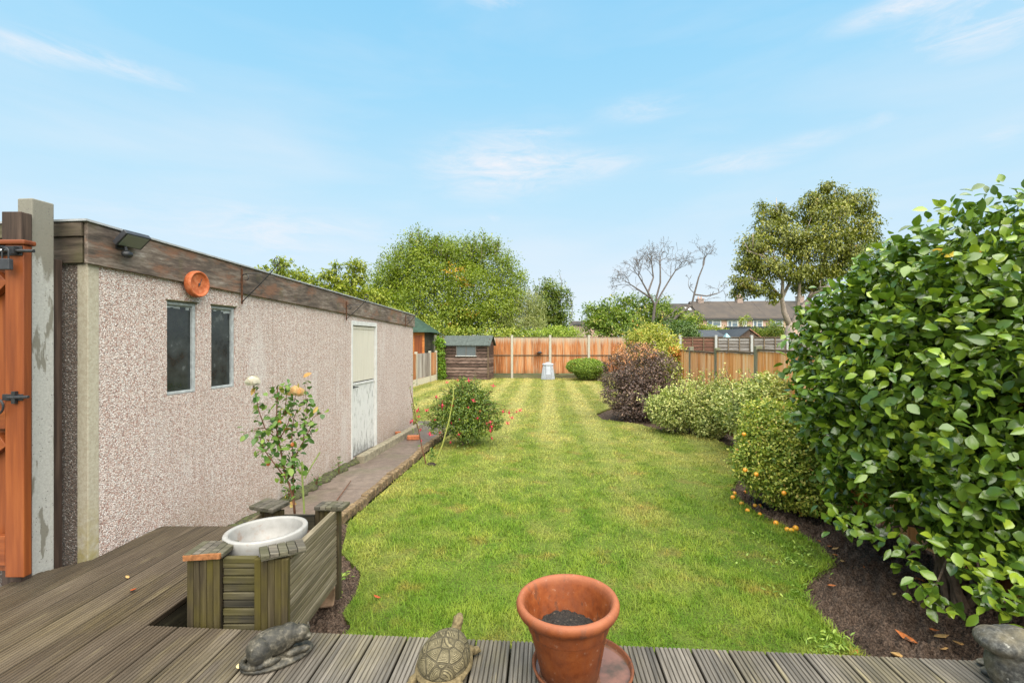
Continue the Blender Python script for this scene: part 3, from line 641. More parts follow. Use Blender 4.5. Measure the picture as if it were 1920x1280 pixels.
# hanging basket brackets
m_rust = plain('rusty_iron', (.10, .045, .025), .7, vary=.5, scale=60, bump=.3)
def bracket(px, zt, lab, h=.33, reach=.36):
    s = s_px(px); o = E('basket_bracket', Wp(s, .03, zt-h), lab, 'bracket', 'hanging basket brackets on the garage fascia')
    bp = lambda d, z: Wp(s, .036+d, z)
    mb = MB(); mb.box((Wp(s, .036, zt-h/2)), (.008, .018, h), WROT); mb.build('back_plate', m_rust, o)
    mb = MB(); mb.tube([bp(.0, zt-h+.02), bp(reach*.5, zt-h*.45), bp(reach, zt+.03)], .005, 6)
    c0 = bp(reach-.012, zt+.065); mb.tube([c0 + WN.to_3d()*(.03*math.cos(q)) + Vector((0, 0, .03*math.sin(q))) for q in np.linspace(0, 6.28, 17)], .004, 5)
    c0 = bp(reach-.0, zt+.005); mb.tube([c0 + WN.to_3d()*(.025*math.cos(q)) + Vector((0, 0, .025*math.sin(q))) for q in np.linspace(-2.2, 2.0, 12)], .004, 5)
    mb.tube([bp(.0, zt-.06), bp(.05, zt-.045), bp(.20, zt-.045)], .004, 5)
    c0 = bp(.04, zt-.08); mb.tube([c0 + WN.to_3d()*(.028*math.cos(q)) + Vector((0, 0, .028*math.sin(q))) for q in np.linspace(-2, 1.6, 12)], .004, 5)
    mb.build('scroll_arm', m_black, o); return o
bracket(447, 2.43, 'thin black scrolled basket bracket right of the two garage windows')
bracket(645, 2.30, 'rusty basket bracket on the fascia just left of the white garage door', h=.26, reach=.3)
bracket(757, 2.24, 'small dark basket bracket at the far end of the garage fascia', h=.22, reach=.22)

# floodlight
m_lens, t, b = M_('lamp_glass'); b.inputs['Base Color'].default_value = (.16, .18, .14, 1); b.inputs['Roughness'].default_value = .15
m_dg = plain('dark_grey_plastic', (.035, .035, .04), .45, vary=.25, scale=30)
sf = s_px(226); zf = 2.50 - .04; fl_ = E('floodlight', Wp(sf, .03, zf-.12), 'black tilted floodlight with movement sensor screwed to the garage fascia', 'floodlight')
Rf = Euler((0, math.radians(-42), WROT[2])).to_matrix()
Yf = WC.y+sf*WT.y; hc = P(243, 450, Yf-.02) + Vector((.02, 0, 0))
mb = MB(); mb.box(hc, (.115, .19, .035), Rf); mb.box(hc+Rf@Vector((-.02, 0, .026)), (.07, .12, .02), Rf)
for k in range(5): mb.box(hc+Rf@Vector((-.02, -.05+k*.025, .04)), (.06, .004, .012), Rf)
mb.build('lamp_head', m_dg, fl_, bevel=.004)
MB().box(hc+Rf@Vector((0, 0, -.0185)), (.095, .16, .004), Rf).build('lamp_glass', m_lens, fl_)
mb = MB(); pb = Wp(sf-.03, .033, zf-.045); mb.box(pb, (.012, .07, .07), WROT); mb.tube([pb, pb+WN.to_3d()*.05, hc+Rf@Vector((-.03, -.05, .0))], .009, 8); mb.tube([pb+WN.to_3d()*.03, pb+WN.to_3d()*.045+Vector((0, 0, -.05))], .01, 8); mb.build('wall_mount', m_black, fl_)
mb = MB(); q = pb+WN.to_3d()*.05+Vector((0, 0, -.07)); mb.ell(q, (.03, .038, .028), (0, .4, 0), 14, 8); mb.build('motion_sensor', m_black, fl_, smooth=True)

# ------------------------------------------------------------------ posts and gate at the left
m_post, t, b = M_('stained_concrete_post'); c = pos(t); zz = t.n('ShaderNodeSeparateXYZ', {0: c}).outputs[2]
g = t.noise(c, 70, 5, .7); st_ = t.noise(t.map(c, (2.2, 2.2, .55)), 5.5, 4, .55)
col = t.ramp(g, [(.3, (.33, .32, .295)), (.65, (.44, .43, .40))])
wet = t.math('MAXIMUM', t.rng(st_, .565, .60), t.rng(t.math('ADD', zz, t.math('MULTIPLY', st_, 1.2)), 2.74, 2.86)); col = t.mix(t.math('MULTIPLY', wet, .88), col, (.17, .155, .12))
pits = t.math('LESS_THAN', t.vor(c, 42, out=0), .14); col = t.mix(t.math('MULTIPLY', pits, .8), col, (.12, .11, .10))
t.set(b.inputs['Base Color'], col); b.inputs['Roughness'].default_value = .8; t.set(b.inputs['Normal'], t.bump(t.math('SUBTRACT', g, pits), .4, .006))
T(MB().box((-2.92, 2.88, 1.355), (.10, .125, 2.51), (0, 0, -.1)).build('concrete_post', m_post, org=(-2.92, 2.88, .1), bevel=.007), 'tall pitted pale concrete post between the orange gate and the garage', 'post')
m_tp = wood('dark_gate_post', [(.02, .013, .010), (.05, .032, .024), (.10, .066, .048)], 'z', .75, 40)
T(MB().b2(-2.975, -2.862, 2.735, 2.80, .1, 2.507).build('gate_post', m_tp, org=(-2.92, 2.77, .1), bevel=.004), 'dark brown timber gate post fixed to the front of the concrete post', 'post')
T(MB().box(Wp(-.06, -.17, 1.22), (.05, .05, 2.1), (0, 0, WROT[2])).build('timber_batten', m_tp, org=Wp(-.05, -.16, .2), bevel=.003), 'dark upright timber batten between the concrete post and the garage front', 'batten')
m_or = wood('orange_stained_wood', [(.12, .026, .006), (.21, .052, .011), (.30, .088, .020)], 'z', .55, 26, isl=.4, spec=.35, bump=.2)
m_orx = wood('orange_stained_rail', [(.12, .026, .006), (.21, .052, .011), (.30, .088, .020)], 'x', .55, 26, isl=.4, spec=.35, bump=.2)
gt = E('gate', (-3.3, 2.7, .4), 'orange stained boarded timber garden gate at the left edge', 'gate')
gx0, gx1, gy = -3.72, -2.785, 2.70
for x0 in (gx0, gx1-.108): MB().b2(x0, x0+.108, gy-.0225, gy+.0225, .405, 2.30).build('stile', m_or, gt, bevel=.004)
for z0, z1 in ((.47, .64), (1.25, 1.40), (2.18, 2.29)): MB().b2(gx0+.11, gx1-.11, gy-.02, gy+.02, z0, z1).build('rail', m_orx, gt, bevel=.004)
mb = MB()
for k in range(7): x = gx0+.11+k*.102; mb.b2(x, x+.1, gy+.024, gy+.038, .42, 2.28)
mb.build('boarding', m_or, gt, bevel=.002)
for za, zb in ((.66, 1.24), (1.41, 2.17)):
    mb = MB(); xa, xb = gx0+.13, gx1-.13; an = math.atan2(zb-za-.1, xb-xa); mb.box(((xa+xb)/2, gy, (za+zb)/2), (math.hypot(xb-xa, zb-za-.1), .038, .09), (0, -an, 0)); mb.build('brace', m_orx, gt, bevel=.003)
MB().b2(gx0-.01, gx1+.012, gy-.035, gy+.04, 2.302, 2.33).build('top_cap', m_orx, gt, bevel=.008)
m_steel = plain('bright_steel', (.5, .5, .52), .3, metal=.9, vary=.1)
zb_ = CZ + (640-470)/F*2.66
bo = MB().b2(-3.1, gx1-.005, gy-.030, gy-.0235, zb_-.025, zb_+.03).build('bolt', m_black, gt, bevel=.002)
mb = MB(); mb.tube([(-3.1, gy-.045, zb_), (-2.87, gy-.045, zb_)], .009, 10); mb.build('bolt_rod', m_steel, bo, smooth=True)
mb = MB(); mb.tube([(-2.87, gy-.045, zb_), (-2.72, gy-.03, zb_)], .0095, 10)
mb.build('bolt_tip', m_black, bo)
for x in (-2.99, -2.90, -2.82): MB().b2(x-.012, x+.012, gy-.056, gy-.031, zb_-.02, zb_+.022).build('bolt_keeper', m_black, bo)
zl = CZ - (745-640)/F*2.66
mb = MB(); mb.b2(-2.90, -2.785, gy-.032, gy-.024, zl-.018, zl+.018); mb.b2(-2.835, -2.815, gy-.045, gy-.024, zl-.035, zl+.035); mb.tube([(-2.86, gy-.04, zl), (-2.74, gy-.04, zl+.004)], .009, 8)
rl = mb.build('latch', m_black, gt, bevel=.002)
mb = MB(); mb.tube([(-2.915+.042*math.cos(q), gy-.05, zl-.05+.045*math.sin(q)) for q in np.linspace(0, 6.28, 24)], .006, 8); mb.build('ring_handle', m_black, rl)
pl = E('padlock', (-2.905, 2.65, zb_-.11), 'black padlock hanging from the bolt near the top of the orange gate', 'padlock')
xl = P(13, 0, 2.64).x; MB().box((xl, 2.632, zb_-.082), (.066, .026, .062)).build('lock_body', m_dg, pl, bevel=.005)
mb = MB(); mb.tube([(xl-.018, 2.632, zb_-.055), (xl-.018, 2.632, zb_-.01)] + [(xl-.018*math.cos(q), 2.632, zb_-.01+.02*math.sin(q)) for q in np.linspace(.3, 2.85, 8)] + [(xl+.018, 2.632, zb_-.01), (xl+.018, 2.632, zb_-.055)], .0045, 8); mb.build('shackle', m_black, pl)
# ------------------------------------------------------------------ planter, pots, statues on the deck
m_pl = wood('mossy_planter_upright', [(.014, .010, .006), (.042, .031, .015), (.095, .075, .038)], 'z', .8, 55, algae=(.085, .068, .007), afac=.65, isl=.12)
m_plx = wood('mossy_planter_slat', [(.014, .013, .009), (.045, .038, .024), (.11, .095, .06)], 'x', .8, 50, algae=(.09, .075, .008), afac=.6)
m_ply = wood('grey_planter_board', [(.045, .036, .023), (.135, .11, .073), (.25, .21, .15)], 'y', .8, 55, algae=(.11, .09, .025), afac=.35)
m_cap = wood('planter_cap_timber', [(.028, .025, .020), (.075, .065, .05), (.15, .13, .10)], 'x', .8, 45, algae=(.08, .08, .03), afac=.5)
px0, px1, py0, py1, pz0, pz1 = -1.636, -1.128, 2.36, 3.07, .185, .655
pla = E('wooden_planter', ((px0+px1)/2, (py0+py1)/2, pz0), 'mossy green wooden trough planter of grooved boards set into the deck cut-out', 'planter')
def post(x0, x1, y0, y1, z1=pz1):
    mb = MB(); n = 5; w_ = (x1-x0)/n
    for k in range(n): mb.b2(x0+k*w_+.001, x0+(k+1)*w_-.001, y0, y1, pz0, z1)
    mb.b2(x0, x1, y0+.004, y1-.002, pz0+.002, z1-.002); return mb
post(px0, px0+.165, py0, py0+.03).build('corner_post', m_pl, pla, bevel=.003); post(px1-.170, px1, py0, py0+.03).build('corner_post', m_pl, pla, bevel=.003)
for x0, x1 in ((px0, px0+.15), (px1-.15, px1)): post(x0, x1, py1-.03, py1).build('corner_post', m_pl, pla, bevel=.003)
mb = MB()
for k in range(11): z = pz0+.012+k*.0405; mb.b2(px0+.168, px1-.173, py0+.022 + (.004 if k % 2 else 0), py0+.042, z, z+.035)
mb.b2(px0+.166, px1-.171, py0+.043, py0+.05, pz0, pz1-.03); mb.build('front_panel', m_plx, pla, bevel=.004)
def sidep(x0, x1):
    mb = MB()
    for k in range(13): z = pz0+.004+k*.0352; mb.b2(x0, x1, py0+.033, py1-.033, z, z+.0275)
    xi = (x0+x1)/2; mb.b2(min(x0, x1)+.004, max(x0, x1)-.004, py0+.034, py1-.034, pz0+.002, pz1-.015); return mb
sidep(px1-.022, px1-.002).build('side_panel', m_ply, pla, bevel=.003); sidep(px0+.002, px0+.022).build('side_panel', m_ply, pla, bevel=.003)
MB().b2(px1-.030, px1+.002, py0+.04, py1-.04, pz1-.012, pz1+.012).build('top_rail', m_ply, pla, bevel=.003)
MB().b2(px0+.152, px1-.152, py1-.028, py1-.006, pz0+.1, pz1-.03).build('rear_panel', m_plx, pla, bevel=.003)
MB().b2(px1-.012, px1+.012, py1-.045, py1+.008, pz0-.10, pz1+.01).build('leg', m_pl, pla, bevel=.003)
MB().b2(px0+.17, px1-.175, py0+.018, py0+.055, pz1-.028, pz1-.004).build('top_rail', m_plx, pla, bevel=.003)
def cap(c, L, W, rz, tilt, lab=None, mat=m_cap):
    M3 = (Matrix.Rotation(rz, 3, 'Z') @ Matrix.Rotation(tilt, 3, 'X')); mb = MB(); n = 5
    for k in range(n): mb.box(Vector(c) + M3 @ Vector(((k-(n-1)/2)*L/n, 0, .001*(k % 2))), (L/n-.003, W, .020), M3)
    mb.box(Vector(c)+M3 @ Vector((0, 0, -.012)), (L-.006, W-.004, .008), M3)
    o = mb.build('cap', mat, pla, bevel=.003)
    if lab: o['label'] = lab
cap((px0+.085, py0+.07, pz1+.022), .19, .16, .05, .0); 
cap((px1-.055, py0+.06, pz1+.026), .21, .15, .55, -.05)
cap((px0+.06, py1-.02, pz1+.034), .20, .14, -.35, .08); cap((px1-.04, py1-.02, pz1+.03), .19, .12, -.06, -.02)
MB().box((px0+.085, py0-.012, pz1+.018), (.185, .012, .026), (0, -.06, 0)).build('cap_edge', plain('worn_orange_edge', (.26, .11, .045), .8, vary=.5, scale=40, bump=.4), pla)
MB().b2(px0+.03, px1-.03, py0+.055, py1-.04, pz0+.2, pz0+.35).build('soil', m_soil, pla)

m_wp, t, b = M_('white_glazed_pot'); c = pos(t); g = t.noise(c, 22, 5, .65); zz = t.n('ShaderNodeSeparateXYZ', {0: c}).outputs[2]
dirt = t.math('MULTIPLY', t.rng(t.noise(c, 9, 5, .7), .56, .70), .6)
t.set(b.inputs['Base Color'], t.mix(dirt, t.mix(t.rng(g, .3, .7), (.25, .24, .225), (.31, .30, .285)), (.22, .11, .06))); b.inputs['Roughness'].default_value = .5
wpc = Vector((-1.385, 2.655, .435)); Rw = (-.03, -.03, 0)
wp = E('white_pot', wpc, 'off-white round plant pot with stained inside sitting tilted in the wooden planter', 'plant pot')
MB().lathe([(.001, 0), (.165, 0), (.19, .10), (.215, .22), (.216, .248), (.212, .256), (.19, .256), (.186, .248), (.183, .20), (.16, .10), (.001, .10)], wpc, 64, Rw, closed=False).build('body', m_wp, wp, smooth=True)
m_milk = plain('dirty_water', (.17, .15, .12), .12, vary=.25, scale=8, bump=0)
MB().lathe([(.001, .085), (.152, .085)], wpc, 48, Rw, closed=False).build('dirty_water', m_milk, wp)

m_tc, t, b = M_('terracotta'); c = pos(t); g = t.noise(c, 18, 6, .65); g2 = t.noise(t.map(c, (1, 1, .3)), 7, 5, .7)
col = t.ramp(g, [(.3, (.115, .024, .004)), (.5, (.19, .044, .008)), (.75, (.25, .072, .018))]); zz = t.n('ShaderNodeSeparateXYZ', {0: c}).outputs[2]
col = t.mix(t.math('MULTIPLY', t.rng(g2, .52, .62), .5), col, (.17, .05, .02)); col = t.mix(t.math('MULTIPLY', t.rng(zz, .47, .38), .55), col, (.09, .055, .035))
col = t.mix(t.math('MULTIPLY', t.rng(t.noise(c, 30, 6, .75), .60, .68), .45), col, (.42, .28, .2)); col = t.mix(t.math('MULTIPLY', t.rng(t.noise(t.map(c, (3, 3, 1)), 4, 5, .7), .58, .62), .6), col, (.07, .03, .018))
col = t.mix(t.rng(zz, .655, .685, 0, .5), col, (.34, .125, .065))
t.set(b.inputs['Base Color'], col); b.inputs['Roughness'].default_value = .62; b.inputs['Specular IOR Level'].default_value = .3; t.set(b.inputs['Normal'], t.bump(t.math('ADD', g2, t.math('MULTIPLY', t.noise(c, 60, 5, .7), .5)), .25, .008))
tp = Vector((.24, 1.945, DZ+.022)); pot = E('terracotta_pot', tp, 'large terracotta flower pot with thick rolled rim half filled with dark compost', 'plant pot')
MB().lathe([(.001, 0), (.112, 0), (.118, .006), (.158, .195), (.163, .203), (.167, .21), (.171, .24), (.182, .258), (.202, .272), (.211, .288), (.212, .303), (.206, .315), (.195, .319), (.184, .312), (.178, .298), (.170, .275), (.160, .24), (.142, .16), (.137, .15), (.001, .15)], tp, 80, (0, -.035, 0), closed=False).build('body', m_tc, pot, smooth=True)
def disc_soil(c, r, amp, seed, n=46):
    xs = np.linspace(-r, r, n); X, Y = np.meshgrid(xs, xs, indexing='ij'); Z = amp*(vnoise(X*30+9, Y*30, seed)+.8*vnoise(X*80, Y*80, seed+1)) - .03*(X*X+Y*Y)/r**2
    V = np.stack([X+c[0], Y+c[1], Z+c[2]], 2).reshape(-1, 3); ok = (X*X+Y*Y).reshape(-1) < r*r; mp = -np.ones(n*n, int); mp[ok] = np.arange(ok.sum()); idx = np.arange(n*n).reshape(n, n)
    Q = np.stack([idx[:-1, :-1], idx[1:, :-1], idx[1:, 1:], idx[:-1, 1:]], 2).reshape(-1, 4); Q = mp[Q[ok[Q].all(1)]]
    mb = MB(); mb.v = V[ok].tolist(); mb.f = Q.tolist(); return mb
m_comp, t, b = M_('dark_compost'); c = pos(t); g = t.noise(c, 90, 5, .7); t.set(b.inputs['Base Color'], t.ramp(g, [(.35, (.008, .007, .006)), (.6, (.035, .028, .022)), (.72, (.22, .16, .11))])); b.inputs['Roughness'].default_value = .9; t.set(b.inputs['Normal'], t.bump(g, 1, .02))
disc_soil((tp.x-.012, tp.y, tp.z+.205), .148, .008, 5).build('compost', m_comp, pot)
sc = Vector((.295, 1.968, DZ+.001)); sau = E('saucer', sc, 'wide shallow terracotta saucer holding rain water under the large flower pot', 'saucer')
MB().lathe([(.001, 0), (.185, 0), (.196, .012), (.208, .046), (.211, .052), (.206, .056), (.199, .053), (.190, .020), (.001, .018)], sc, 72, closed=False).build('dish', m_tc, sau, smooth=True)
m_wat, t, b = M_('rain_water'); b.inputs['Base Color'].default_value = (.30, .17, .13, 1); b.inputs['Roughness'].default_value = .04; b.inputs['Specular IOR Level'].default_value = .5
t.set(b.inputs['Normal'], t.bump(t.noise(pos(t), 12, 2), .03, .01))
t.set(b.inputs['Base Color'], t.mix(t.rng(t.noise(pos(t), 14, 5), .4, .65), (.20, .095, .065), (.09, .055, .035)))
MB().lathe([(.001, .036), (.196, .036)], sc, 48, closed=False).build('water', m_wat, sau)

# tortoise
m_tort, t, b = M_('stone_tortoise_shell'); c = coords(t)
ed = t.vor(c, 19.0, 'DISTANCE_TO_EDGE', 0, .55); rings = t.math('SINE', t.math('MULTIPLY', ed, 75.0)); g = t.noise(c, 60, 5, .7)
line = t.math('MAXIMUM', t.rng(ed, .055, .015), t.rng(rings, -.2, -.9))
col = t.mix(t.rng(g, .35, .65), (.10, .080, .034), (.225, .185, .10)); col = t.mix(t.math('MULTIPLY', line, .75), col, (.035, .026, .010))
t.set(b.inputs['Base Color'], col); b.inputs['Roughness'].default_value = .7; t.set(b.inputs['Normal'], t.bump(t.math('ADD', t.math('MULTIPLY', line, -.8), t.math('MULTIPLY', g, .25)), .9, .008))
m_tskin = plain('stone_tortoise_skin', (.15, .115, .06), .75, vary=.45, scale=70, bump=.6)
tc_ = Vector((-.285, 2.015, DZ)); ta = math.radians(78); RT = Matrix.Rotation(ta, 3, 'Z') @ Matrix.Rotation(-.06, 3, 'Y')
tor = E('tortoise_statue', tc_, 'buff stone tortoise ornament with ringed shell standing on the deck beside the terracotta pot', 'garden ornament')
tl = lambda x, y, z: tc_ + RT @ Vector((x, y, z))
mb = MB(); seg, ri = 48, 22; V = []; Fc = []
for i in range(ri+1):
    f_ = i/ri*math.pi/2
    for k in range(seg):
        a = 2*math.pi*k/seg; r_ = math.cos(f_); V.append(tl(.135*r_*math.cos(a), .108*r_*math.sin(a)*(1-.12*math.cos(a)), .048 + .092*math.sin(f_)**.9))
Fc = [(i*seg+k, i*seg+(k+1) % seg, (i+1)*seg+(k+1) % seg, (i+1)*seg+k) for i in range(ri) for k in range(seg)]
mb.add(V, Fc); sh = mb.build('shell', m_tort, tor, smooth=True)
mb = MB(); prof = [(1.0, .046), (1.09, .036), (1.10, .028), (1.0, .020), (.85, .022)]
V = [tl(.135*r_*math.cos(a)*(1+.0*k), .108*r_*math.sin(a)*(1-.12*math.cos(a)), z + (.004*math.sin(a*9) if r_ > 1.05 else 0)) for k, a in enumerate(np.linspace(0, 2*math.pi, 72, endpoint=False)) for r_, z in prof]
n = len(prof); mb.add(V, [(k*n+i, ((k+1) % 72)*n+i, ((k+1) % 72)*n+i+1, k*n+i+1) for k in range(72) for i in range(n-1)]); mb.ell(tl(0, 0, .03), (.125, .098, .02), RT, 24, 8)
mb.build('shell_rim', m_tskin, tor, smooth=True)
mb = MB()
for i in range(9): f_ = i/8; mb.ell(tl(.110+.040*f_, -.006*f_, .055+.050*f_**1.1), (.027-.004*f_,)*3, None, 12, 8)
mb.ell(tl(.152, -.008, .110), (.033, .024, .023), Matrix.Rotation(ta, 3, 'Z') @ Matrix.Rotation(-.5, 3, 'Y'), 16, 10); mb.ell(tl(.173, -.008, .120), (.016, .016, .014), None, 12, 8)
for s in (-1, 1): mb.ell(tl(.157, -.008+s*.019, .122), (.006, .005, .006), None, 8, 6)
mb.build('head', m_tskin, tor, remesh=.004)
for x, y, rz in ((.085, .085, .7), (.085, -.085, -.7), (-.085, .085, 2.5), (-.085, -.085, -2.5)):
    mb = MB(); mb.ell(tl(x*.9, y*.9, .030), (.034, .024, .022), RT @ Matrix.Rotation(rz, 3, 'Z'), 14, 8); mb.ell(tl(x*1.22, y*1.18, .017), (.024, .018, .017), RT @ Matrix.Rotation(rz, 3, 'Z'), 12, 8)
    for q in (-.4, 0, .4): mb.ell(tl(x*1.22+.026*math.cos(rz+q), y*1.18+.022*math.sin(rz+q), .008), (.008, .006, .007), None, 8, 6)
    mb.build('leg', m_tskin, tor, remesh=.004)
mb = MB(); mb.tube([tl(-.13, 0, .03), tl(-.15, 0, .022), tl(-.165, .004, .012)], [.014, .009, .004], 8); mb.build('tail', m_tskin, tor, smooth=True)

# sleeping animal ornament
m_stone, t, b = M_('mossy_dark_stone'); c = pos(t); g = t.noise(c, 45, 6, .7); g2 = t.noise(c, 12, 4)
col = t.ramp(t.math('ADD', t.math('MULTIPLY', g, .6), t.math('MULTIPLY', g2, .4)), [(.38, (.008, .007, .005)), (.50, (.030, .026, .017)), (.58, (.085, .072, .050)), (.70, (.26, .24, .20))])
t.set(b.inputs['Base Color'], col); b.inputs['Roughness'].default_value = .6; t.set(b.inputs['Normal'], t.bump(g, .6, .008))
sc_c = Vector((-1.035, 2.075, DZ)); RS = Matrix.Rotation(math.radians(36), 3, 'Z')
ani = E('cat_statue', sc_c, 'dark mottled stone ornament of a curled sleeping cat on an oval base on the deck', 'garden ornament')
al_ = lambda x, y, z: sc_c + RS @ Vector((x, y, z))
mb = MB(); mb.ell(al_(0, 0, .010), (.150, .088, .022), RS, 32, 10); mb.b2(0, .0001, 0, .0001, 0, .0001) if False else None
mb.build('base', m_stone, ani, remesh=.004)
mb = MB(); El = lambda x, y, z, a, b_, c_, rz=0, ry=0: mb.ell(al_(x, y, z*1.18), (a, b_, c_*1.12), RS @ Matrix.Rotation(rz, 3, 'Z') @ Matrix.Rotation(ry, 3, 'Y'), 20, 12)
El(-.02, .012, .062, .105, .058, .054); El(-.075, -.010, .058, .050, .054, .050); El(-.072, -.040, .050, .046, .026, .042, .1)      # back, rump, haunch
El(-.035, -.060, .026, .040, .014, .014, .15)                                                              # hind foot
El(.045, .012, .070, .050, .048, .046)                                                                      # shoulder
El(.088, -.012, .074, .040, .036, .034, -.3); El(.114, -.030, .062, .020, .018, .015, -.3)                  # head, muzzle
El(.060, -.052, .030, .040, .016, .016, .1); El(.095, -.048, .028, .028, .015, .014, -.2)                   # paws
for k in range(10): q = 2.4 + k*.2; mb.ell(al_(-.02+.118*math.cos(q), .066*math.sin(q), .026), (.014, .014, .014), None, 8, 6)   # tail
mb.build('body', m_stone, ani, remesh=.0035)
for x, y in ((.088, .022), (.122, -.002)):
    mb = MB(); b0 = al_(x, y, .098); mb.add([al_(x-.014, y, .090), al_(x+.014, y-.008, .088), al_(x, y+.014, .088), al_(x+.006, y+.006, .128)], [(0, 1, 3), (1, 2, 3), (2, 0, 3), (0, 2, 1)]); mb.build('ear', m_stone, ani, bevel=.003)

# stone frog at the right edge
m_grey, t, b = M_('lichened_grey_stone'); c = pos(t); g = t.noise(c, 55, 6, .7); g2 = t.noise(c, 22, 4, .6)
col = t.ramp(g, [(.36, (.018, .018, .016)), (.52, (.055, .053, .047)), (.68, (.13, .125, .11))]); col = t.mix(t.rng(g2, .60, .66), col, (.26, .25, .22)); col = t.mix(t.math('MULTIPLY', t.rng(t.noise(c, 6, 3), .45, .65), .4), col, (.28, .22, .11))
t.set(b.inputs['Base Color'], col); b.inputs['Roughness'].default_value = .75; t.set(b.inputs['Normal'], t.bump(g, .7, .008))
fc = P(1940, 1275, 1.86); fc.z = DZ; RF = Matrix.Rotation(math.radians(168), 3, 'Z')
fr = E('frog_statue', fc, 'speckled grey stone frog ornament with lichen cut off by the right edge of the photo', 'garden ornament')
FS = 1.65; FZ = 1.10; fl2 = lambda x, y, z: fc + RF @ Vector((x*FS, y*FS, z*FZ))
mb = MB(); El = lambda x, y, z, a, b_, c_, rz=0, ry=0: mb.ell(fl2(x, y, z), (a*FS, b_*FS, c_*FZ*1.1), RF @ Matrix.Rotation(rz, 3, 'Z') @ Matrix.Rotation(ry, 3, 'Y'), 22, 12)
El(.075, 0, .182, .042, .052, .034, 0, .15); El(.045, 0, .180, .050, .055, .040, 0, .45); El(.03, 0, .125, .060, .060, .075, 0, .35); El(.050, 0, .095, .044, .050, .095); El(.035, .050, .045, .045, .026, .050, 0, .2); El(-.03, 0, .115, .085, .072, .070, 0, .65); El(-.09, 0, .065, .085, .082, .062)
for s in (-1, 1):
    El(.05, s*.034, .196, .016, .012, .016); El(.035, s*.055, .055, .020, .020, .060, 0, -.15); El(.045, s*.058, .012, .026, .020, .012); El(-.06, s*.078, .055, .070, .030, .050); El(.00, s*.095, .014, .060, .020, .014)
mb.build('body', m_grey, fr, remesh=.004)
mb = MB(); mb.prism([fl2(.09*math.cos(a)-.04, .08*math.sin(a), 0)[:2] for a in np.linspace(0, 6.283, 28, endpoint=False)], DZ+.0005, DZ+.012); mb.build('base', m_grey, fr, bevel=.003)

# ------------------------------------------------------------------ rose in the planter
m_stem = plain('brown_rose_stem', (.13, .06, .035), .7, vary=.4, scale=40); m_gstem = plain('green_cane', (.16, .20, .05), .6, vary=.3, scale=30)
m_rose = leafmat('rose_leaf', [(0, (.03, .075, .022)), (.5, (.07, .145, .032)), (.93, (.14, .22, .045)), (.98, (.26, .20, .05)), (1, (.30, .14, .05))], .4, .3)
ros = E('rose_bush', (-1.36, 2.96, .54), 'leggy rose bush with one cream and one peach bloom growing out of the wooden planter', 'rose bush')
Z5 = lambda x, y, Y: P(440+x/4.571, 680+y/4.571, Y)
ST = [([(515, 1290), (505, 1180), (470, 1040), (435, 985), (405, 800), (375, 660), (360, 560), (360, 440), (368, 200)], .0075, 0),
      ([(435, 985), (330, 850), (255, 750), (215, 640), (180, 570)], .004, -.06), ([(375, 650), (325, 620), (260, 560), (210, 420), (180, 280), (155, 175)], .0045, -.05),
      ([(385, 650), (450, 540), (495, 400), (525, 270)], .0035, .05), ([(505, 1180), (500, 850), (490, 620), (505, 480), (540, 400)], .004, .05),
      ([(450, 1000), (540, 760), (590, 670), (650, 560), (670, 470), (745, 425)], .004, .08), ([(590, 670), (600, 500), (620, 400), (600, 180)], .003, .05), ([(360, 500), (430, 440), (440, 330), (450, 190)], .003, -.04),
      ([(260, 560), (200, 560), (120, 590), (70, 615)], .0022, -.08), ([(255, 750), (190, 790)], .002, -.08)]
mb = MB(); paths = []
for pth, r, dy in ST:
    q = [Z5(x, y, 2.96 + dy*(i/(len(pth)-1))) for i, (x, y) in enumerate(pth)]; paths.append(q); mb.tube(q, list(np.linspace(r, r*.45, len(q))), 7)
mb.build('stem', m_stem, ros, smooth=True)
mb = MB(); mb.tube([Z5(597, 1290, 2.98), Z5(580, 990, 2.98), Z5(577, 845, 2.98)], .006, 8); mb.tube([Z5(600, 990, 2.98), Z5(660, 880, 3.0), Z5(732, 765, 3.02)], .0045, 8); mb.build('cut_cane', m_gstem, ros)
rng = np.random.default_rng(12); LP = []
for i, q in enumerate(paths):
    for k in range(len(q)-1):
        if q[k+1].z < .98: continue
        nn = int((q[k+1]-q[k]).length/.0082); f_ = rng.random(nn)[:, None]; LP.append(np.array(q[k])*(1-f_)+np.array(q[k+1])*f_ + rng.normal(0, .026, (nn, 3)))
LP = np.concatenate(LP); n = len(LP)
leaves('foliage', LP, rdir(rng, n) + np.array([0, 0, -.15]), rdir(rng, n)*.6+np.array([0, -.25, .8]), rng.uniform(.03, .062, n), rng.uniform(.02, .038, n), rng.random(n), m_rose, ros, 'oval')
def bloom(name, c, r, cols, parent, seed, lab):
    rg = np.random.default_rng(seed); n = 70; th = rg.uniform(0, 6.28, n); ph = rg.uniform(.15, 1.9, n); ra = rg.uniform(.35, .8, n)
    D = np.stack([np.sin(ph)*np.cos(th), np.sin(ph)*np.sin(th), np.cos(ph)*.75], 1); U = nrm(np.array([0, 0, 1.0])-D*D[:, 2:3]+rdir(rg, n)*.25)
    Pp = np.array(c) + D*(r*ra)[:, None] - U*r*.35; A = U + D*.45; Nn = D
    o = leaves(name, Pp, A, Nn, r*rg.uniform(.6, .85, n), r*rg.uniform(.8, 1.1, n), rg.random(n)*.4+(1-ra)*.8, leafmat(name+'_petal', cols, .6, .3, .2, (1, .95, .85), (1, 1, 1)), parent, 'oval', smooth=True)
    o['label'] = lab
bloom('bloom', Z5(155, 165, 2.89), .046, [(0, (.60, .57, .49)), (1, (.62, .55, .41))], ros, 3, 'cream white rose bloom')
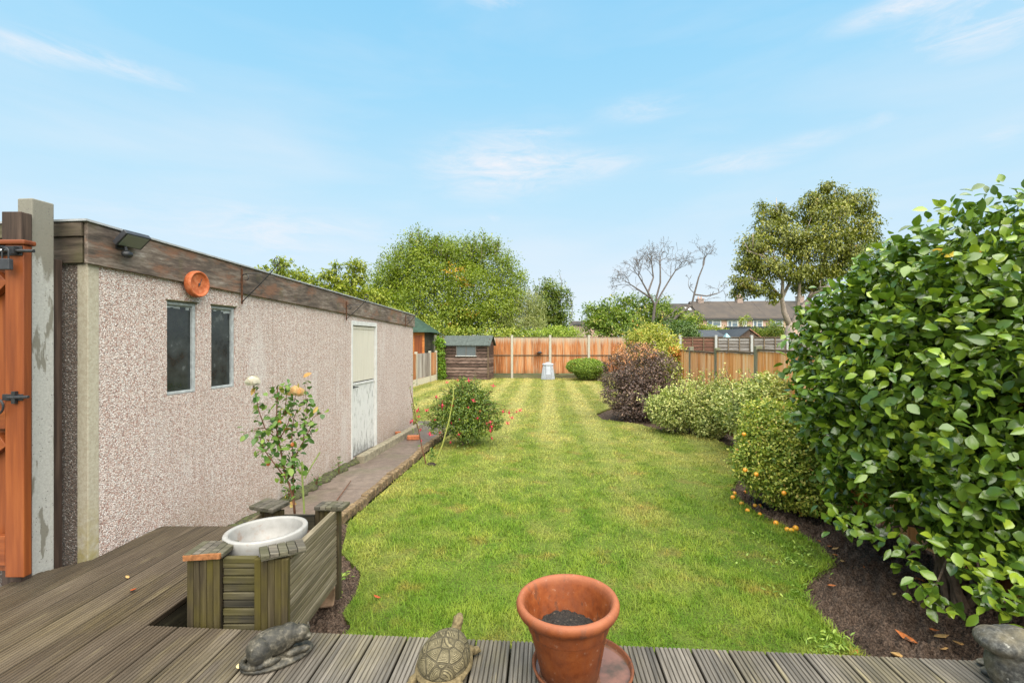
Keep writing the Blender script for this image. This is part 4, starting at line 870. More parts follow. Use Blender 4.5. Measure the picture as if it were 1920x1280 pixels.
bloom('bloom', Z5(525, 255, 2.98), .050, [(0, (.66, .50, .28)), (1, (.70, .42, .17))], ros, 4, 'peach orange rose bloom')
m_hip = plain('orange_hip', (.40, .12, .03), .5)
for x, y in ((385, 510), (495, 700), (288, 865)): MB().ell(Z5(x, y, 2.95), (.012, .010, .014), None, 10, 8).build('rose_hip', m_hip, ros, smooth=True)

# ------------------------------------------------------------------ small things lying about
m_fruit, t, b = M_('yellow_fruit_skin'); g = t.noise(pos(t), 22, 3); t.set(b.inputs['Base Color'], t.ramp(g, [(.35, (.72, .38, .03)), (.55, (.75, .30, .025)), (.7, (.70, .17, .02))])); b.inputs['Roughness'].default_value = .35
FR = [(1394, 922), (1374, 925), (1371, 933), (1387, 944), (1412, 947), (1421, 948), (1398, 957), (1421, 964), (1499, 964), (1451, 981), (1472, 993), (1480, 995), (1488, 991)]
rg = random.Random(8)
for i, (px, py) in enumerate(FR):
    r_ = rg.uniform(.021, .029); g = G(px, py+3, -.01); g.x += .02
    o = MB().lathe([(.001, r_*.80), (r_*.35, r_*.92), (r_*.8, r_*.62), (r_, 0), (r_*.82, -r_*.6), (r_*.4, -r_*.9), (.001, -r_*.86)], g+Vector((0, 0, r_*.75)), 18, (rg.uniform(-1, 1), rg.uniform(-1, 1), 0), closed=False).build('yellow_fruit', m_fruit, org=g, smooth=True, subsurf=1)
    T(o, 'small round orange-yellow windfall fruit lying on the soil beside the berry bush', 'fruit', 'windfall fruits on the soil bed')
def fleaf(px, py, z, L, col, seed, lab, grp=None, rough=.6):
    rg = np.random.default_rng(seed); g = G(px, py, z); a = rg.uniform(0, 6.28); tilt = rg.uniform(.1, .55)
    tv = [(-.5, 0, .04), (-.25, .22, .10), (.15, .26, .12), (.5, .02, .16), (-.25, -.22, .09), (.15, -.26, .13), (-.22, 0, .0), (.15, 0, .02)]
    ca, sa = math.cos(a), math.sin(a); V = [(g.x+L*(x*ca-y*sa), g.y+L*(x*sa+y*ca), g.z+.002+L*(z_+max(0, x*tilt)+rg.uniform(0, .05))) for x, y, z_ in tv]
    mb = MB().add(V, [(0, 6, 1), (0, 4, 6), (6, 7, 2, 1), (6, 4, 5, 7), (7, 3, 2), (7, 5, 3)])
    o = mb.build('fallen_leaf', col, org=g, smooth=True); md = o.modifiers.new('solid', 'SOLIDIFY'); md.thickness = .0012
    T(o, lab, 'leaf', grp)
m_l1 = plain('dry_orange_leaf', (.42, .13, .035), .6, vary=.4, scale=60); m_l2 = plain('dry_tan_leaf', (.46, .27, .10), .65, vary=.3, scale=60); m_l3 = plain('russet_leaf', (.40, .08, .02), .5, vary=.3, scale=60)
Z8 = lambda x, y: (1340+x/2.783, 820+y/2.783)
for i, (x, y) in enumerate(((600, 573), (630, 585), (629, 617), (665, 648), (775, 680), (608, 742), (610, 777), (1040, 742), (1072, 747), (1017, 857), (1145, 1012), (1190, 1107), (545, 545), (935, 822))):
    fleaf(*Z8(x, y), -.012, (.055 if i not in (4, 13) else .04), (m_l1, m_l2)[i % 2], 40+i, 'small dry curled orange-brown leaf lying on the dark soil bed', 'dry leaves on the soil bed')
fleaf(*Z8(1000, 1060), .0, .105, m_l1, 61, 'large bright orange curled leaf on the soil close to the stone frog')
fleaf(*Z8(950, 1150), .0, .10, m_l2, 62, 'large pointed tan leaf on the soil touching the deck edge')
fleaf(*Z8(1270, 1085), .0, .085, m_l2, 63, 'curled yellow-orange leaf on the soil just left of the stone frog')
fleaf(*Z8(1183, 1047), .0, .075, m_l2, 64, 'brown leaf pair lying on the soil left of the frog among twigs')
fleaf(*Z8(728, 1132), .0, .055, m_l3, 65, 'dark red-brown leaf caught where lawn, soil and deck meet')
fleaf(250, 1108, DZ+.002, .05, m_l3, 66, 'single russet leaf lying alone on the wide left part of the deck')
fleaf(239, 1083, DZ+.002, .035, m_l2, 67, 'faint tan scrap of leaf on the deck behind the russet leaf')
fleaf(707, 1121, .012, .05, m_l3, 68, 'reddish leaf lying in the grass right of the planter')
g = G(452, 1247, DZ); T(MB().lathe([(.001, .003), (.016, .0035), (.019, .002), (.019, .0005), (.001, .0005)], g, 20, closed=False).build('pebble', plain('cream_pebble', (.62, .50, .25), .6), org=g), 'flat round cream pebble beside the stone cat base', 'pebble')
mb = MB(); a_, b_ = G(632, 938, .04), G(658, 902, .04); mb.tube([a_+Vector((0, 0, .006)), (a_+b_)/2+Vector((.01, 0, .02)), b_+Vector((0, 0, .01))], [.006, .005, .004], 6); T(mb.build('twig', m_stem, org=a_), 'dark bent twig lying across the paving slabs', 'twig')

# ------------------------------------------------------------------ fences
def plank(name, cols, ax='z', **k): return wood(name, cols, ax, .8, 30, isl=.7, bump=.4, **k)
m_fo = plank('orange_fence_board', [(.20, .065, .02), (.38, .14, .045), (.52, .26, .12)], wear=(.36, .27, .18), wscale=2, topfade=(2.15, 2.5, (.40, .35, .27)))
m_fl = plank('pale_orange_fence_board', [(.50, .17, .04), (.76, .32, .10), (.88, .52, .25)], wear=(.82, .54, .33), wscale=2)
m_fg = plank('grey_fence_board', [(.14, .11, .09), (.28, .24, .21), (.42, .38, .35)]); m_rail = wood('dark_fence_rail', [(.05, .035, .02), (.11, .075, .045), (.18, .13, .08)], 'x', .8)
m_cp = plain('concrete_post', (.40, .37, .30), .85, vary=.2, scale=30); m_gb = wood('green_gravel_board', [(.06, .055, .03), (.13, .12, .06), (.2, .18, .10)], 'x', .85, algae=(.10, .11, .03))
def panel(par, p, q, z0, z1, n, mat, rails=(), seed=0, side=-1, toprail=None, grave=None, gm=None):
    """closeboard panel from p to q; side = which way the boards face"""
    rg = random.Random(seed); p = Vector(p); q = Vector(q); d = (q-p); L = d.length; d.normalize(); mb = MB()
    for k in range(n):
        a, b_ = p+d*(L*k/n+.001), p+d*(L*(k+1)/n-.001); mb.seg(a, b_, .012, z0, z1-rg.uniform(0, .012), side*(.022 + .003*(k % 2)))
    pn = mb.build('panel', mat, par)
    if rails:
        mb = MB()
        for z in rails: mb.seg(p+d*.01, q-d*.01, .03, z-.022, z+.022, side*.046)
        mb.build('rail', m_rail, pn)
    if toprail: MB().seg(p+d*.003, q-d*.003, .05, z1+.003, z1+.035, side*.02).build('capping', m_rail, pn)
    if grave: MB().seg(p+d*.002, q-d*.002, .035, grave[0], grave[1], side*.01).build('gravel_board', gm or m_gb, pn)
FY = 22.8
rf = E('rear_fence', (1.2, FY, 0), 'tall orange-brown closeboard fence with concrete posts across the far end of the lawn', 'fence')
xs = [(-.0) + (px-960)/F*FY for px in (816, 887.6, 960, 1031.5, 1104, 1176)]
for i, x in enumerate(xs): MB().b2(x-.055, x+.055, FY-.06, FY+.06, -.1, 2.06 if i != 5 else 2.0).build('post', m_cp, rf, bevel=.01)
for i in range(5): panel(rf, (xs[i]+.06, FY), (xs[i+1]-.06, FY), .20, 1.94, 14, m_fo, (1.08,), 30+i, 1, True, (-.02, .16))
bf = E('bird_feeder', (xs[3]-.55, FY-.1, 1.15), 'small dark dish shaped bird feeder fixed on the rear fence above the compost bin', 'bird feeder')
fx = (1011-960)/F*FY; mb = MB(); mb.lathe([(.001, 0), (.10, .0), (.17, .05), (.16, .055), (.001, .02)], (fx, FY-.21, 1.165), 18, closed=False); mb.build('dish', m_dg, bf); mb = MB(); mb.b2(fx-.02, fx+.02, FY-.1, FY-.035, 1.14, 1.20); mb.ell((fx+.02, FY-.2, 1.22), (.09, .06, .06), None, 12, 8); mb.build('holder', m_dg, bf)

lf = E('low_fence', (-3.8, 19.5, 0), 'low patchy fence with three pale posts and gravel boards beyond the garage end', 'fence')
LF = lambda Y: Vector((-6.007+.1193*Y, Y))
m_pg = plain('pale_gravel_board', (.52, .47, .36), .85)
ys = [14.9, 16.72, 18.55, 20.4, 21.35]
for y in ys: q = LF(y); MB().box((q.x+.0, q.y, .63), (.10, .10, 1.42), (0, 0, -.119)).build('post', m_cp, lf, bevel=.008)
for i, mt in enumerate((m_fo, m_fo, m_fg, m_fo)): panel(lf, LF(ys[i]+.06), LF(ys[i+1]-.06), .27, 1.27, (12, 12, 12, 6)[i], mt, (), 50+i, 1, None, (-.02, .25), m_pg)

RF_ = lambda Y: Vector((3.0+.1193*Y, Y))
rt = E('side_fence', (4.3, 11, 0), 'waist-high bright orange closeboard fence with grey timber posts behind the right hand shrubs', 'fence')
m_gp = wood('grey_green_post', [(.10, .09, .06), (.19, .18, .13), (.28, .26, .2)], 'z', .85, algae=(.12, .14, .05))
ys = [1.45, 3.42, 5.40, 7.41, 9.43, 11.43, 13.4, 15.4, 17.4, 19.4, 21.4, 22.7]
for i, y in enumerate(ys): q = RF_(y); MB().box((q.x, q.y, .77+(.2 if i < 3 else .06 if i < 4 else 0)/2), (.095, .095, 1.70+(.2 if i < 3 else .06 if i < 4 else 0)), (0, 0, -.119)).build('post', m_gp, rt, bevel=.006)
for i in range(len(ys)-1): panel(rt, RF_(ys[i]+.06), RF_(ys[i+1]-.06), .03, (1.70, 1.67, 1.60, 1.545, 1.50)[min(i, 4)], 15, m_fl, (), 70+i, -1, True)

m_lap = plank('silver_lap_board', [(.09, .075, .065), (.22, .20, .19), (.38, .37, .36)], 'x'); m_lapr = plank('red_brown_lap_board', [(.07, .03, .02), (.16, .07, .045), (.24, .13, .09)], 'x')
nf = E('lap_fence', (9.5, 23.3, 0), 'weathered silver and brown horizontal lap fence with grey concrete posts beyond the side fence', 'fence')
NY = 23.3; m_cg = plain('grey_concrete_post', (.36, .36, .35), .85, vary=.15)
xs = [(px-960)/F*NY for px in (1208, 1275, 1342, 1409, 1476, 1543, 1610)]
for x in xs: MB().b2(x-.06, x+.06, NY-.06, NY+.06, -.1, 2.06).build('post', m_cg, nf, bevel=.01)
for i in range(6):
    x0, x1 = xs[i]+.065, xs[i+1]-.065; mt = m_lapr if i < 2 else m_lap; mb = MB()
    for k in range(12): z = .06+k*.155; mb.box(((x0+x1)/2, NY-.002*(k % 2), z+.075), (x1-x0, .012, .118), (-.16, 0, 0))
    pn = mb.build('panel', mt, nf); mb = MB(); mb.b2(x0, x1, NY+.012, NY+.022, .02, 1.93)  # dark sheet behind the slats, painting the shade in their gaps
    for x in (x0+.03, x0+(x1-x0)/3, x0+(x1-x0)*2/3, x1-.03): mb.b2(x-.022, x+.022, NY-.045, NY-.02, .03, 1.93)
    mb.b2(x0, x1, NY-.05, NY+.03, 1.935, 1.97); mb.build('batten', m_rail, pn)

# ------------------------------------------------------------------ brown shed
m_felt2 = plain('grey_green_roof_felt', (.075, .088, .080), .85, vary=.25, scale=8, bump=.3)
m_wany = plank('dark_waney_board', [(.030, .018, .013), (.080, .048, .036), (.22, .15, .12)], 'x'); m_shg, t, b = M_('shed_glass'); b.inputs['Base Color'].default_value = (.10, .12, .13, 1); b.inputs['Roughness'].default_value = .12
sr = -.17; RSH = Matrix.Rotation(sr, 3, 'Z'); so_ = Vector((-1.09, 21.40, 0)); SW, SD = 2.10, 1.15
shp = lambda x, y, z: so_ + RSH @ Vector((x, y, z))      # x to the left is negative
shd = E('garden_shed', so_, 'small dark brown lap-board shed with grey felt roof and two-pane window', 'shed')
eh, rh = 1.60, 2.0
mb = MB(); n = 11
for k in range(n): z = k*eh/n; mb.box(shp(-SW/2, .012, z+eh/n/2), (SW, .02, eh/n*.80), RSH @ Matrix.Rotation(-.20, 3, 'X'))
fwl = mb.build('front_wall', m_wany, shd); MB().box(shp(-SW/2, .045, eh/2), (SW-.02, .03, eh), RSH).build('gap_shade', m_dark, fwl)  # backing sheet coloured dark to stand in for shade between the boards
mb = MB()
for k in range(14):
    z = k*eh/n; 
    if z > rh-.12: break
    h_ = eh/n; wy = SD if z < eh else SD*(1-(z-eh+.05)/(rh-eh+.05)); mb.box(shp(.008, SD/2, z+h_/2), (.02, max(.1, wy), h_*.82), RSH @ Matrix.Rotation(-.0, 3, 'Y'))
mb.build('gable_wall', m_wany, shd)
MB().add([shp(-SW, 0.05, 0), shp(-SW, SD, 0), shp(-SW, SD, eh), shp(-SW, SD/2, rh-.02), shp(-SW, .05, eh), shp(0, .05, 0), shp(0, SD, 0), shp(0, SD, eh), shp(0, SD/2, rh-.02), shp(0, .05, eh)], [(0, 1, 2, 3, 4), (5, 9, 8, 7, 6), (0, 5, 6, 1), (1, 6, 7, 2)]).build('wall', m_wany, shd)
mb = MB(); t_ = .03
for sgn in (0, 1):
    y0, y1 = (-.10, SD/2) if not sgn else (SD+.10, SD/2); z0 = eh-.05
    V = [shp(-SW-.10, y0, z0), shp(.12, y0, z0), shp(.12, y1, rh), shp(-SW-.10, y1, rh)]; V += [v + Vector((0, 0, t_)) for v in V]; mb.add(V, [(0, 1, 2, 3), (7, 6, 5, 4), (0, 4, 5, 1), (1, 5, 6, 2), (2, 6, 7, 3), (3, 7, 4, 0)])
rfo = mb.build('roof', m_felt2, shd)
mb = MB()
for k in range(9): x = -SW-.02+k*.27; mb.box((shp(x, -.10+(SD/2+.1)/2, (eh-.05+rh)/2+.034)), (.012, math.hypot(SD/2+.1, rh-eh+.05), .006), RSH @ Matrix.Rotation(math.atan2(rh-eh+.05, SD/2+.1), 3, 'X'))
mb.build('roof_batten', m_felt2, rfo)
win = MB(); wx0, wx1, wz0_, wz1_ = -1.50, -.56, 1.10, 1.555; mb = win
for x0, x1, z0, z1 in ((wx0, wx0+.03, wz0_, wz1_), (wx1-.03, wx1, wz0_, wz1_), ((wx0+wx1)/2-.018, (wx0+wx1)/2+.018, wz0_, wz1_), (wx0, wx1, wz1_, wz1_+.025)): mb.box(shp((x0+x1)/2, -.018, (z0+z1)/2), (x1-x0, .035, z1-z0), RSH)
sw_ = mb.build('window', plain('dark_window_frame', (.12, .11, .10), .6), shd)
MB().box(shp((wx0+wx1)/2, -.032, wz0_-.015), (wx1-wx0+.06, .06, .03), RSH).build('sill', m_white, sw_)
MB().box(shp((wx0+wx1)/2, -.008, (wz0_+wz1_)/2), (wx1-wx0-.04, .01, wz1_-wz0_), RSH).build('pane', m_shg, sw_)
for x in (-SW, .0): MB().box(shp(x, -.01, eh/2), (.05, .05, eh), RSH).build('corner_trim', m_rail, shd)

# summerhouse beyond the low fence
sh = E('summerhouse', (-5, 22, 0), 'bright orange timber summerhouse with green hipped roof half hidden by the garage end', 'summerhouse')
sx0, sx1, sy0, sy1 = -6.1, -3.92, 21.0, 23.9; ez = 2.16
MB().b2(sx0, sx1-.03, sy0+.03, sy1, -.1, ez).build('wall', wood('dark_summerhouse_side', [(.03, .03, .025), (.075, .07, .05), (.13, .12, .08)], 'y', .8), sh)
mb = MB()
for k in range(16): z = .0+k*.135; mb.box(((sx0+sx1)/2, sy0+.012, z+.066), (sx1-sx0, .02, .128), (-.09, 0, 0))
mb.build('front_wall', wood('orange_shiplap', [(.34, .10, .02), (.52, .17, .035), (.64, .24, .06)], 'x', .6, isl=.5), sh)
MB().b2(-4.36, -4.02, sy0-.03, sy0-.004, .9, 2.02).build('door_panel', m_or, sh, bevel=.01)
mb = MB(); cx, cy = (sx0+sx1)/2, (sy0+sy1)/2; o_ = .30
B4 = [(sx0-o_, sy0-o_, ez), (sx1+o_, sy0-o_, ez), (sx1+o_, sy1+o_, ez), (sx0-o_, sy1+o_, ez)]; mb.add(B4 + [(cx, cy-.4, 3.15), (cx, cy+.4, 3.15)], [(0, 1, 4), (1, 2, 5, 4), (2, 3, 5), (3, 0, 4, 5), (3, 2, 1, 0)]); mb.build('roof', plain('green_felt', (.035, .062, .045), .85, vary=.25, scale=6), sh)
mb = MB(); q1, q2 = P(815, 662, 21.9), P(823, 634, 21.9); mb.tube([q1, q2], .045, 4); T(mb.build('leaning_board', m_or, org=(q1.x, q1.y, 1.2)), 'narrow orange board leaning at a slant between the summerhouse and the ivy', 'board')

# compost bin
m_bin = plain('pale_grey_plastic', (.36, .385, .43), .5, vary=.12, scale=6, bump=.05); cb = Vector(((1028-960)/F*21.45, 21.45+.25, 0))
cbn = E('compost_bin', cb, 'pale grey tapered plastic compost bin with dark hatch against the rear fence', 'compost bin')
MB().lathe([(.001, 0), (.325, 0), (.335, .02), (.33, .10), (.245, .66), (.235, .68), (.001, .68)], cb, 8, (0, 0, math.pi/8), closed=False).build('body', m_bin, cbn, bevel=.012)
mb = MB(); mb.lathe([(.001, .66), (.262, .66), (.268, .69), (.245, .735), (.11, .75), (.10, .785), (.001, .79)], cb, 24, closed=False); mb.build('lid', m_bin, cbn, bevel=.005)
MB().box(cb+Vector((.02, -.322, .135)), (.24, .03, .24), (-.14, 0, 0)).build('hatch', plain('bin_hatch', (.22, .23, .25), .5), cbn, bevel=.008)
mb = MB()
for x in (-.21, -.1, .14, .24): mb.box(cb+Vector((x*.86, -.292+abs(x)*.12, .40)), (.022, .02, .46), (-.14, x*.25, 0))
mb.build('rib', m_bin, cbn)

# sheds beyond the far fence
m_gr = plain('grey_felt_roof', (.060, .066, .076), .7, vary=.15, scale=3); m_brs = wood('old_shed_boards', [(.04, .028, .02), (.09, .06, .045), (.15, .11, .08)], 'z', .85, 12)
def backshed(name, lab, x0, x1, y0, y1, ze, zr, mroof, ridge='x', mroof2=None, wallm=m_brs):
    o = E(name, ((x0+x1)/2, (y0+y1)/2, 0), lab, 'shed'); w2 = MB(); 
    if ridge == 'x':
        ym = (y0+y1)/2; w2.add([(x, y, z) for x in (x0, x1) for y, z in ((y0, -.14), (y1, -.14), (y1, ze), (ym, zr), (y0, ze))], [(0, 1, 2, 3, 4), (9, 8, 7, 6, 5), (0, 5, 6, 1), (0, 4, 9, 5), (1, 6, 7, 2)]); R_ = [((x0-.12, y0-.12, ze-.03), (x1+.12, y0-.12, ze-.03), (x1+.12, ym, zr+.03), (x0-.12, ym, zr+.03)), ((x1+.12, y1+.12, ze-.03), (x0-.12, y1+.12, ze-.03), (x0-.12, ym, zr+.03), (x1+.12, ym, zr+.03))]
    else:
        xm = (x0+x1)/2; w2.add([(x, y, z) for y in (y0, y1) for x, z in ((x0, -.14), (x1, -.14), (x1, ze), (xm, zr), (x0, ze))], [(0, 1, 2, 3, 4), (9, 8, 7, 6, 5), (0, 5, 6, 1), (0, 4, 9, 5), (1, 6, 7, 2)]); R_ = [((x0-.1, y1+.1, ze-.03), (x0-.1, y0-.1, ze-.03), (xm, y0-.1, zr+.03), (xm, y1+.1, zr+.03)), ((x1+.1, y0-.1, ze-.03), (x1+.1, y1+.1, ze-.03), (xm, y1+.1, zr+.03), (xm, y0-.1, zr+.03))]
    w2.build('wall', wallm, o)
    for i, q in enumerate(R_): mb = MB(); V = [Vector(v) for v in q]; V += [v+Vector((0, 0, .05)) for v in V]; mb.add(V, [(0, 1, 2, 3), (7, 6, 5, 4), (0, 4, 5, 1), (1, 5, 6, 2), (2, 6, 7, 3), (3, 7, 4, 0)]); mb.build('roof_slope', (mroof2 if i and mroof2 else mroof), o)
    return o
X_ = lambda px, Y: (px-960)/F*Y
backshed('back_shed', 'grey felt roofed shed behind the brown panel of the lap fence', X_(1300, 26), X_(1350, 26), 25.6, 28.2, 2.0, 2.33, m_gr)
backshed('back_shed', 'gabled shed with rusty orange tiled slope behind the middle of the lap fence', X_(1374, 27), X_(1418, 27), 26.5, 30.5, 1.9, 2.42, m_gr, 'y', plain('rusty_tiles', (.34, .17, .11), .85, vary=.4, scale=5))
backshed('back_shed', 'long black roofed shed in front of the terraced houses', X_(1376, 34), X_(1462, 34), 33.5, 36.5, 2.35, 2.78, plain('black_felt', (.018, .02, .024), .8, vary=.3, scale=4), wallm=m_brs)
m_teal = plain('teal_tarp', (.25, .42, .46), .5); T(MB().add([(X_(1358, 25), 24.9, 1.85), (X_(1373, 25), 24.9, 1.85), (X_(1373, 25), 25.4, 1.85), (X_(1358, 25), 25.4, 1.85), (X_(1364, 25), 25.1, 2.2), (X_(1366, 25), 25.3, 2.2), (X_(1358, 25), 24.9, -.14), (X_(1373, 25), 24.9, -.14), (X_(1373, 25), 25.4, -.14), (X_(1358, 25), 25.4, -.14)], [(0, 1, 4), (1, 2, 5, 4), (2, 3, 5), (3, 0, 4, 5), (6, 7, 1, 0), (7, 8, 2, 1), (8, 9, 3, 2), (9, 6, 0, 3)]).build('tarpaulin', m_teal, org=(X_(1365, 25), 25.1, -.14)), 'pale teal tarpaulin tent showing between the two nearer shed roofs', 'tarpaulin')

# ------------------------------------------------------------------ terraced houses
def tiles(name, c1, c2):
    m_, t, b = M_(name); c = pos(t); br = t.n('ShaderNodeTexBrick', {'Vector': t.map(c, (1, .0, 1)), 'Color1': (*c1, 1), 'Color2': (*c2, 1), 'Mortar': (*[v*.45 for v in c1], 1), 'Scale': 1.0, 'Mortar Size': .03, 'Brick Width': .35, 'Row Height': .16}).outputs[0]
    g = t.noise(c, .9, 5, .65); t.set(b.inputs['Base Color'], t.mix(t.math('MULTIPLY', t.rng(g, .4, .65), .5), br, (.12, .095, .075))); b.inputs['Roughness'].default_value = .85; b.inputs['Specular IOR Level'].default_value = .1; return m_
m_rt = tiles('brown_roof_tiles', (.17, .145, .13), (.215, .185, .165)); m_rt2 = tiles('grey_roof_tiles', (.10, .095, .09), (.13, .125, .12))
def brickm(name, c1, c2):
    m_, t, b = M_(name); c = pos(t); v = t.map(c, rot=(math.pi/2, 0, 0)); br = t.n('ShaderNodeTexBrick', {'Vector': v, 'Color1': (*c1, 1), 'Color2': (*c2, 1), 'Mortar': (.42, .38, .34, 1), 'Scale': 1.0, 'Mortar Size': .012, 'Brick Width': .22, 'Row Height': .075}).outputs[0]; t.set(b.inputs['Base Color'], br); b.inputs['Roughness'].default_value = .9; return m_
m_br1 = brickm('salmon_brick', (.50, .25, .18), (.58, .32, .23)); m_br2 = brickm('dark_brick', (.22, .12, .09), (.28, .16, .12)); m_rend = plain('white_render', (.62, .62, .60), .8)
m_hg, t, b = M_('house_glass'); b.inputs['Base Color'].default_value = (.14, .18, .22, 1); b.inputs['Roughness'].default_value = .1
HY = 66.0
def house(px0, px1, yr, wins, lab, wallm=m_br1, roofm=m_rt, chim=None, sky_=None, Y=HY, ye=597, group='terraced houses in the distance'):
    x0, x1 = X_(px0, Y), X_(px1, Y); ze = CZ+(640-ye)/F*Y; dp = 8.0; zr = CZ+(640-yr)/F*(Y+dp/2)
    o = E('terraced_house', ((x0+x1)/2, Y+dp/2, 0), lab, 'house', group); ym = Y+dp/2
    MB().add([(x, y, z) for x in (x0+.01, x1-.01) for y, z in ((Y, -.14), (Y+dp, -.14), (Y+dp, ze), (ym, zr-.1), (Y, ze))], [(0, 1, 2, 3, 4), (9, 8, 7, 6, 5), (0, 5, 6, 1), (0, 4, 9, 5), (1, 6, 7, 2)]).build('wall', wallm, o)
    mb = MB()
    for ys_, s in ((Y-.35, 1), (Y+dp+.35, -1)):
        V = [Vector((x0, ys_, ze-.1)), Vector((x1, ys_, ze-.1)), Vector((x1, ym, zr)), Vector((x0, ym, zr))]; V += [v+Vector((0, 0, .15)) for v in V]; mb.add(V, [(0, 1, 2, 3), (7, 6, 5, 4), (0, 4, 5, 1), (1, 5, 6, 2), (2, 6, 7, 3), (3, 7, 4, 0)])
    rf_ = mb.build('roof', roofm, o)
    MB().b2(x0+.01, x1-.01, Y-.42, Y-.36, ze-.20, ze-.08).build('gutter', m_gr, o)
    if chim:
        cx_ = X_(chim, ym); ch = MB(); ch.b2(cx_-.42, cx_+.42, ym-.5, ym+.35, zr-.9, zr+.75); ch.b2(cx_-.5, cx_+.5, ym-.56, ym+.42, zr+.75, zr+.85); c_ = ch.build('chimney', m_br2, rf_)
        MB().b2(cx_-.47, cx_+.47, ym-.56, ym-.505, zr-.75, zr-.35).build('flashing', m_rend, c_)
        mb = MB(); [mb.lathe([(.10, 0), (.13, 0), (.11, .35), (.08, .35)], (cx_+dx, ym, zr+.85), 10) for dx in (-.22, .22)]; mb.build('chimney_pot', m_br1, c_)
    if sky_:
        zc_ = CZ+(640-(sky_[2]+sky_[3])/2)/F*(Y+2); yy = Y-.35+(ym-Y+.35)*(zc_-ze+.1)/(zr-ze+.1); xa, xb = X_(sky_[0], yy), X_(sky_[1], yy); MB().box(((xa+xb)/2, yy-.02, zc_+.15), (xb-xa, .9, .06), (math.atan2(zr-ze+.1, ym-Y+.35), 0, 0)).build('skylight', m_white, rf_)
    for a, b_, ya, yb in wins:
        za, zb = CZ+(640-yb)/F*Y, CZ+(640-ya)/F*Y; xa, xb = X_(a, Y), X_(b_, Y); mb = MB(); f_ = .16
        for q in ((xa, xa+f_, za, zb), (xb-f_, xb, za, zb), (xa+f_, xb-f_, za, za+f_), (xa+f_, xb-f_, zb-f_, zb), (xa+(xb-xa)*.36, xa+(xb-xa)*.36+f_, za+f_, zb-f_), (xa+(xb-xa)*.36+f_, xb-f_, za+(zb-za)*.62, za+(zb-za)*.62+.08)): mb.b2(q[0], q[1], Y-.09, Y-.01, q[2], q[3])
        w_ = mb.build('window', m_white, o); MB().b2(xa+f_*.5, xb-f_*.5, Y-.045, Y-.02, za+.05, zb-.05).build('pane', m_hg, w_)
    return o
house(1225, 1312, 571, [(1240, 1256, 600, 613), (1268, 1294, 600, 614)], 'end terraced house with lower grey roof and a white skylight behind the bare tree', m_rend, m_rt2, sky_=(1284, 1295, 576, 584), chim=1312)
house(1312, 1386, 567, [(1325, 1352, 599.5, 613), (1363, 1384, 600, 614)], 'terraced house with brown roof just right of the skylight roof', chim=1385)
house(1386, 1436, 566.5, [(1391, 1400, 600, 612), (1411, 1430, 600, 615)], 'middle terraced house with one wide white window left of the walnut trunk')
house(1436, 1500, 566, [(1443, 1468, 599, 612), (1478, 1494, 600, 613)], 'terraced house with white window directly beside the pale tree trunk', chim=1499)
house(1500, 1562, 566, [(1508, 1530, 600, 613)], 'terraced house at the right end mostly hidden behind the big glossy shrub', m_br2, m_rt2)
house(1074, 1106, 603, [(1090, 1095, 609, 612)], 'very distant grey-roofed house low on the horizon left of the bare tree', m_br2, m_rt2, Y=120, ye=608, group=None)
house(1106, 1150, 604, [], 'far grey-roofed house almost hidden by the green bushes left of the bare tree', m_br1, m_rt2, Y=120, ye=609, group=None)
# ------------------------------------------------------------------ garden shrubs
m_bark = plain('brown_bark', (.12, .085, .06), .85, vary=.4, scale=30, bump=.6)
def shrub(name, lab, base, blobs, n, L, W, mat, seed, cat='shrub', stems=5, kind='quad', stemr=.018, extra=None, **kw):
    o = E(name, base, lab, cat); base = Vector(base); rg = random.Random(seed); mb = MB()
    for k in range(stems):
        bl = blobs[k % len(blobs)]; e = Vector(bl[:3]) + Vector((rg.uniform(-1, 1), rg.uniform(-1, 1), rg.uniform(-.3, .6)))*bl[3]*.5; m_ = base.lerp(e, .5)+Vector((rg.uniform(-.1, .1), rg.uniform(-.1, .1), .05)); mb.tube([base+Vector((rg.uniform(-.06, .06), rg.uniform(-.06, .06), -.06)), m_, e], [stemr, stemr*.7, stemr*.35], 6)
    mb.build('stem', m_bark, o); f = foliage('foliage', blobs, n, L, W, mat, o, seed=seed, kind=kind, **kw); return o

# big glossy camellia
m_cam = leafmat('glossy_leaf', [(0, (.027, .060, .012)), (.35, (.060, .120, .019)), (.65, (.102, .178, .025)), (.86, (.175, .26, .030)), (.965, (.26, .36, .045)), (.985, (.50, .30, .05)), (1, (.48, .14, .05))], .22, .15, .6)
cb_ = [BL(1600, 650, 4.1, 105), BL(1610, 765, 4.0, 112), BL(1665, 602, 3.9, 122), BL(1645, 880, 3.6, 95), BL(1740, 582, 3.6, 138), BL(1690, 760, 3.6, 165), BL(1870, 530, 3.3, 170), BL(1830, 720, 3.2, 230), BL(1765, 895, 3.1, 128), BL(2010, 625, 3.1, 262), BL(1960, 880, 2.9, 220), BL(1875, 930, 2.85, 118), BL(1990, 1000, 2.7, 105), BL(2100, 800, 3.0, 280)]
cam_o = E('camellia_bush', (3.15, 3.25, 0), 'huge rounded evergreen bush with glossy dark green leaves filling the right side', 'shrub')
mb = MB(); rg = random.Random(4); bs = Vector((3.15, 3.25, -.05))
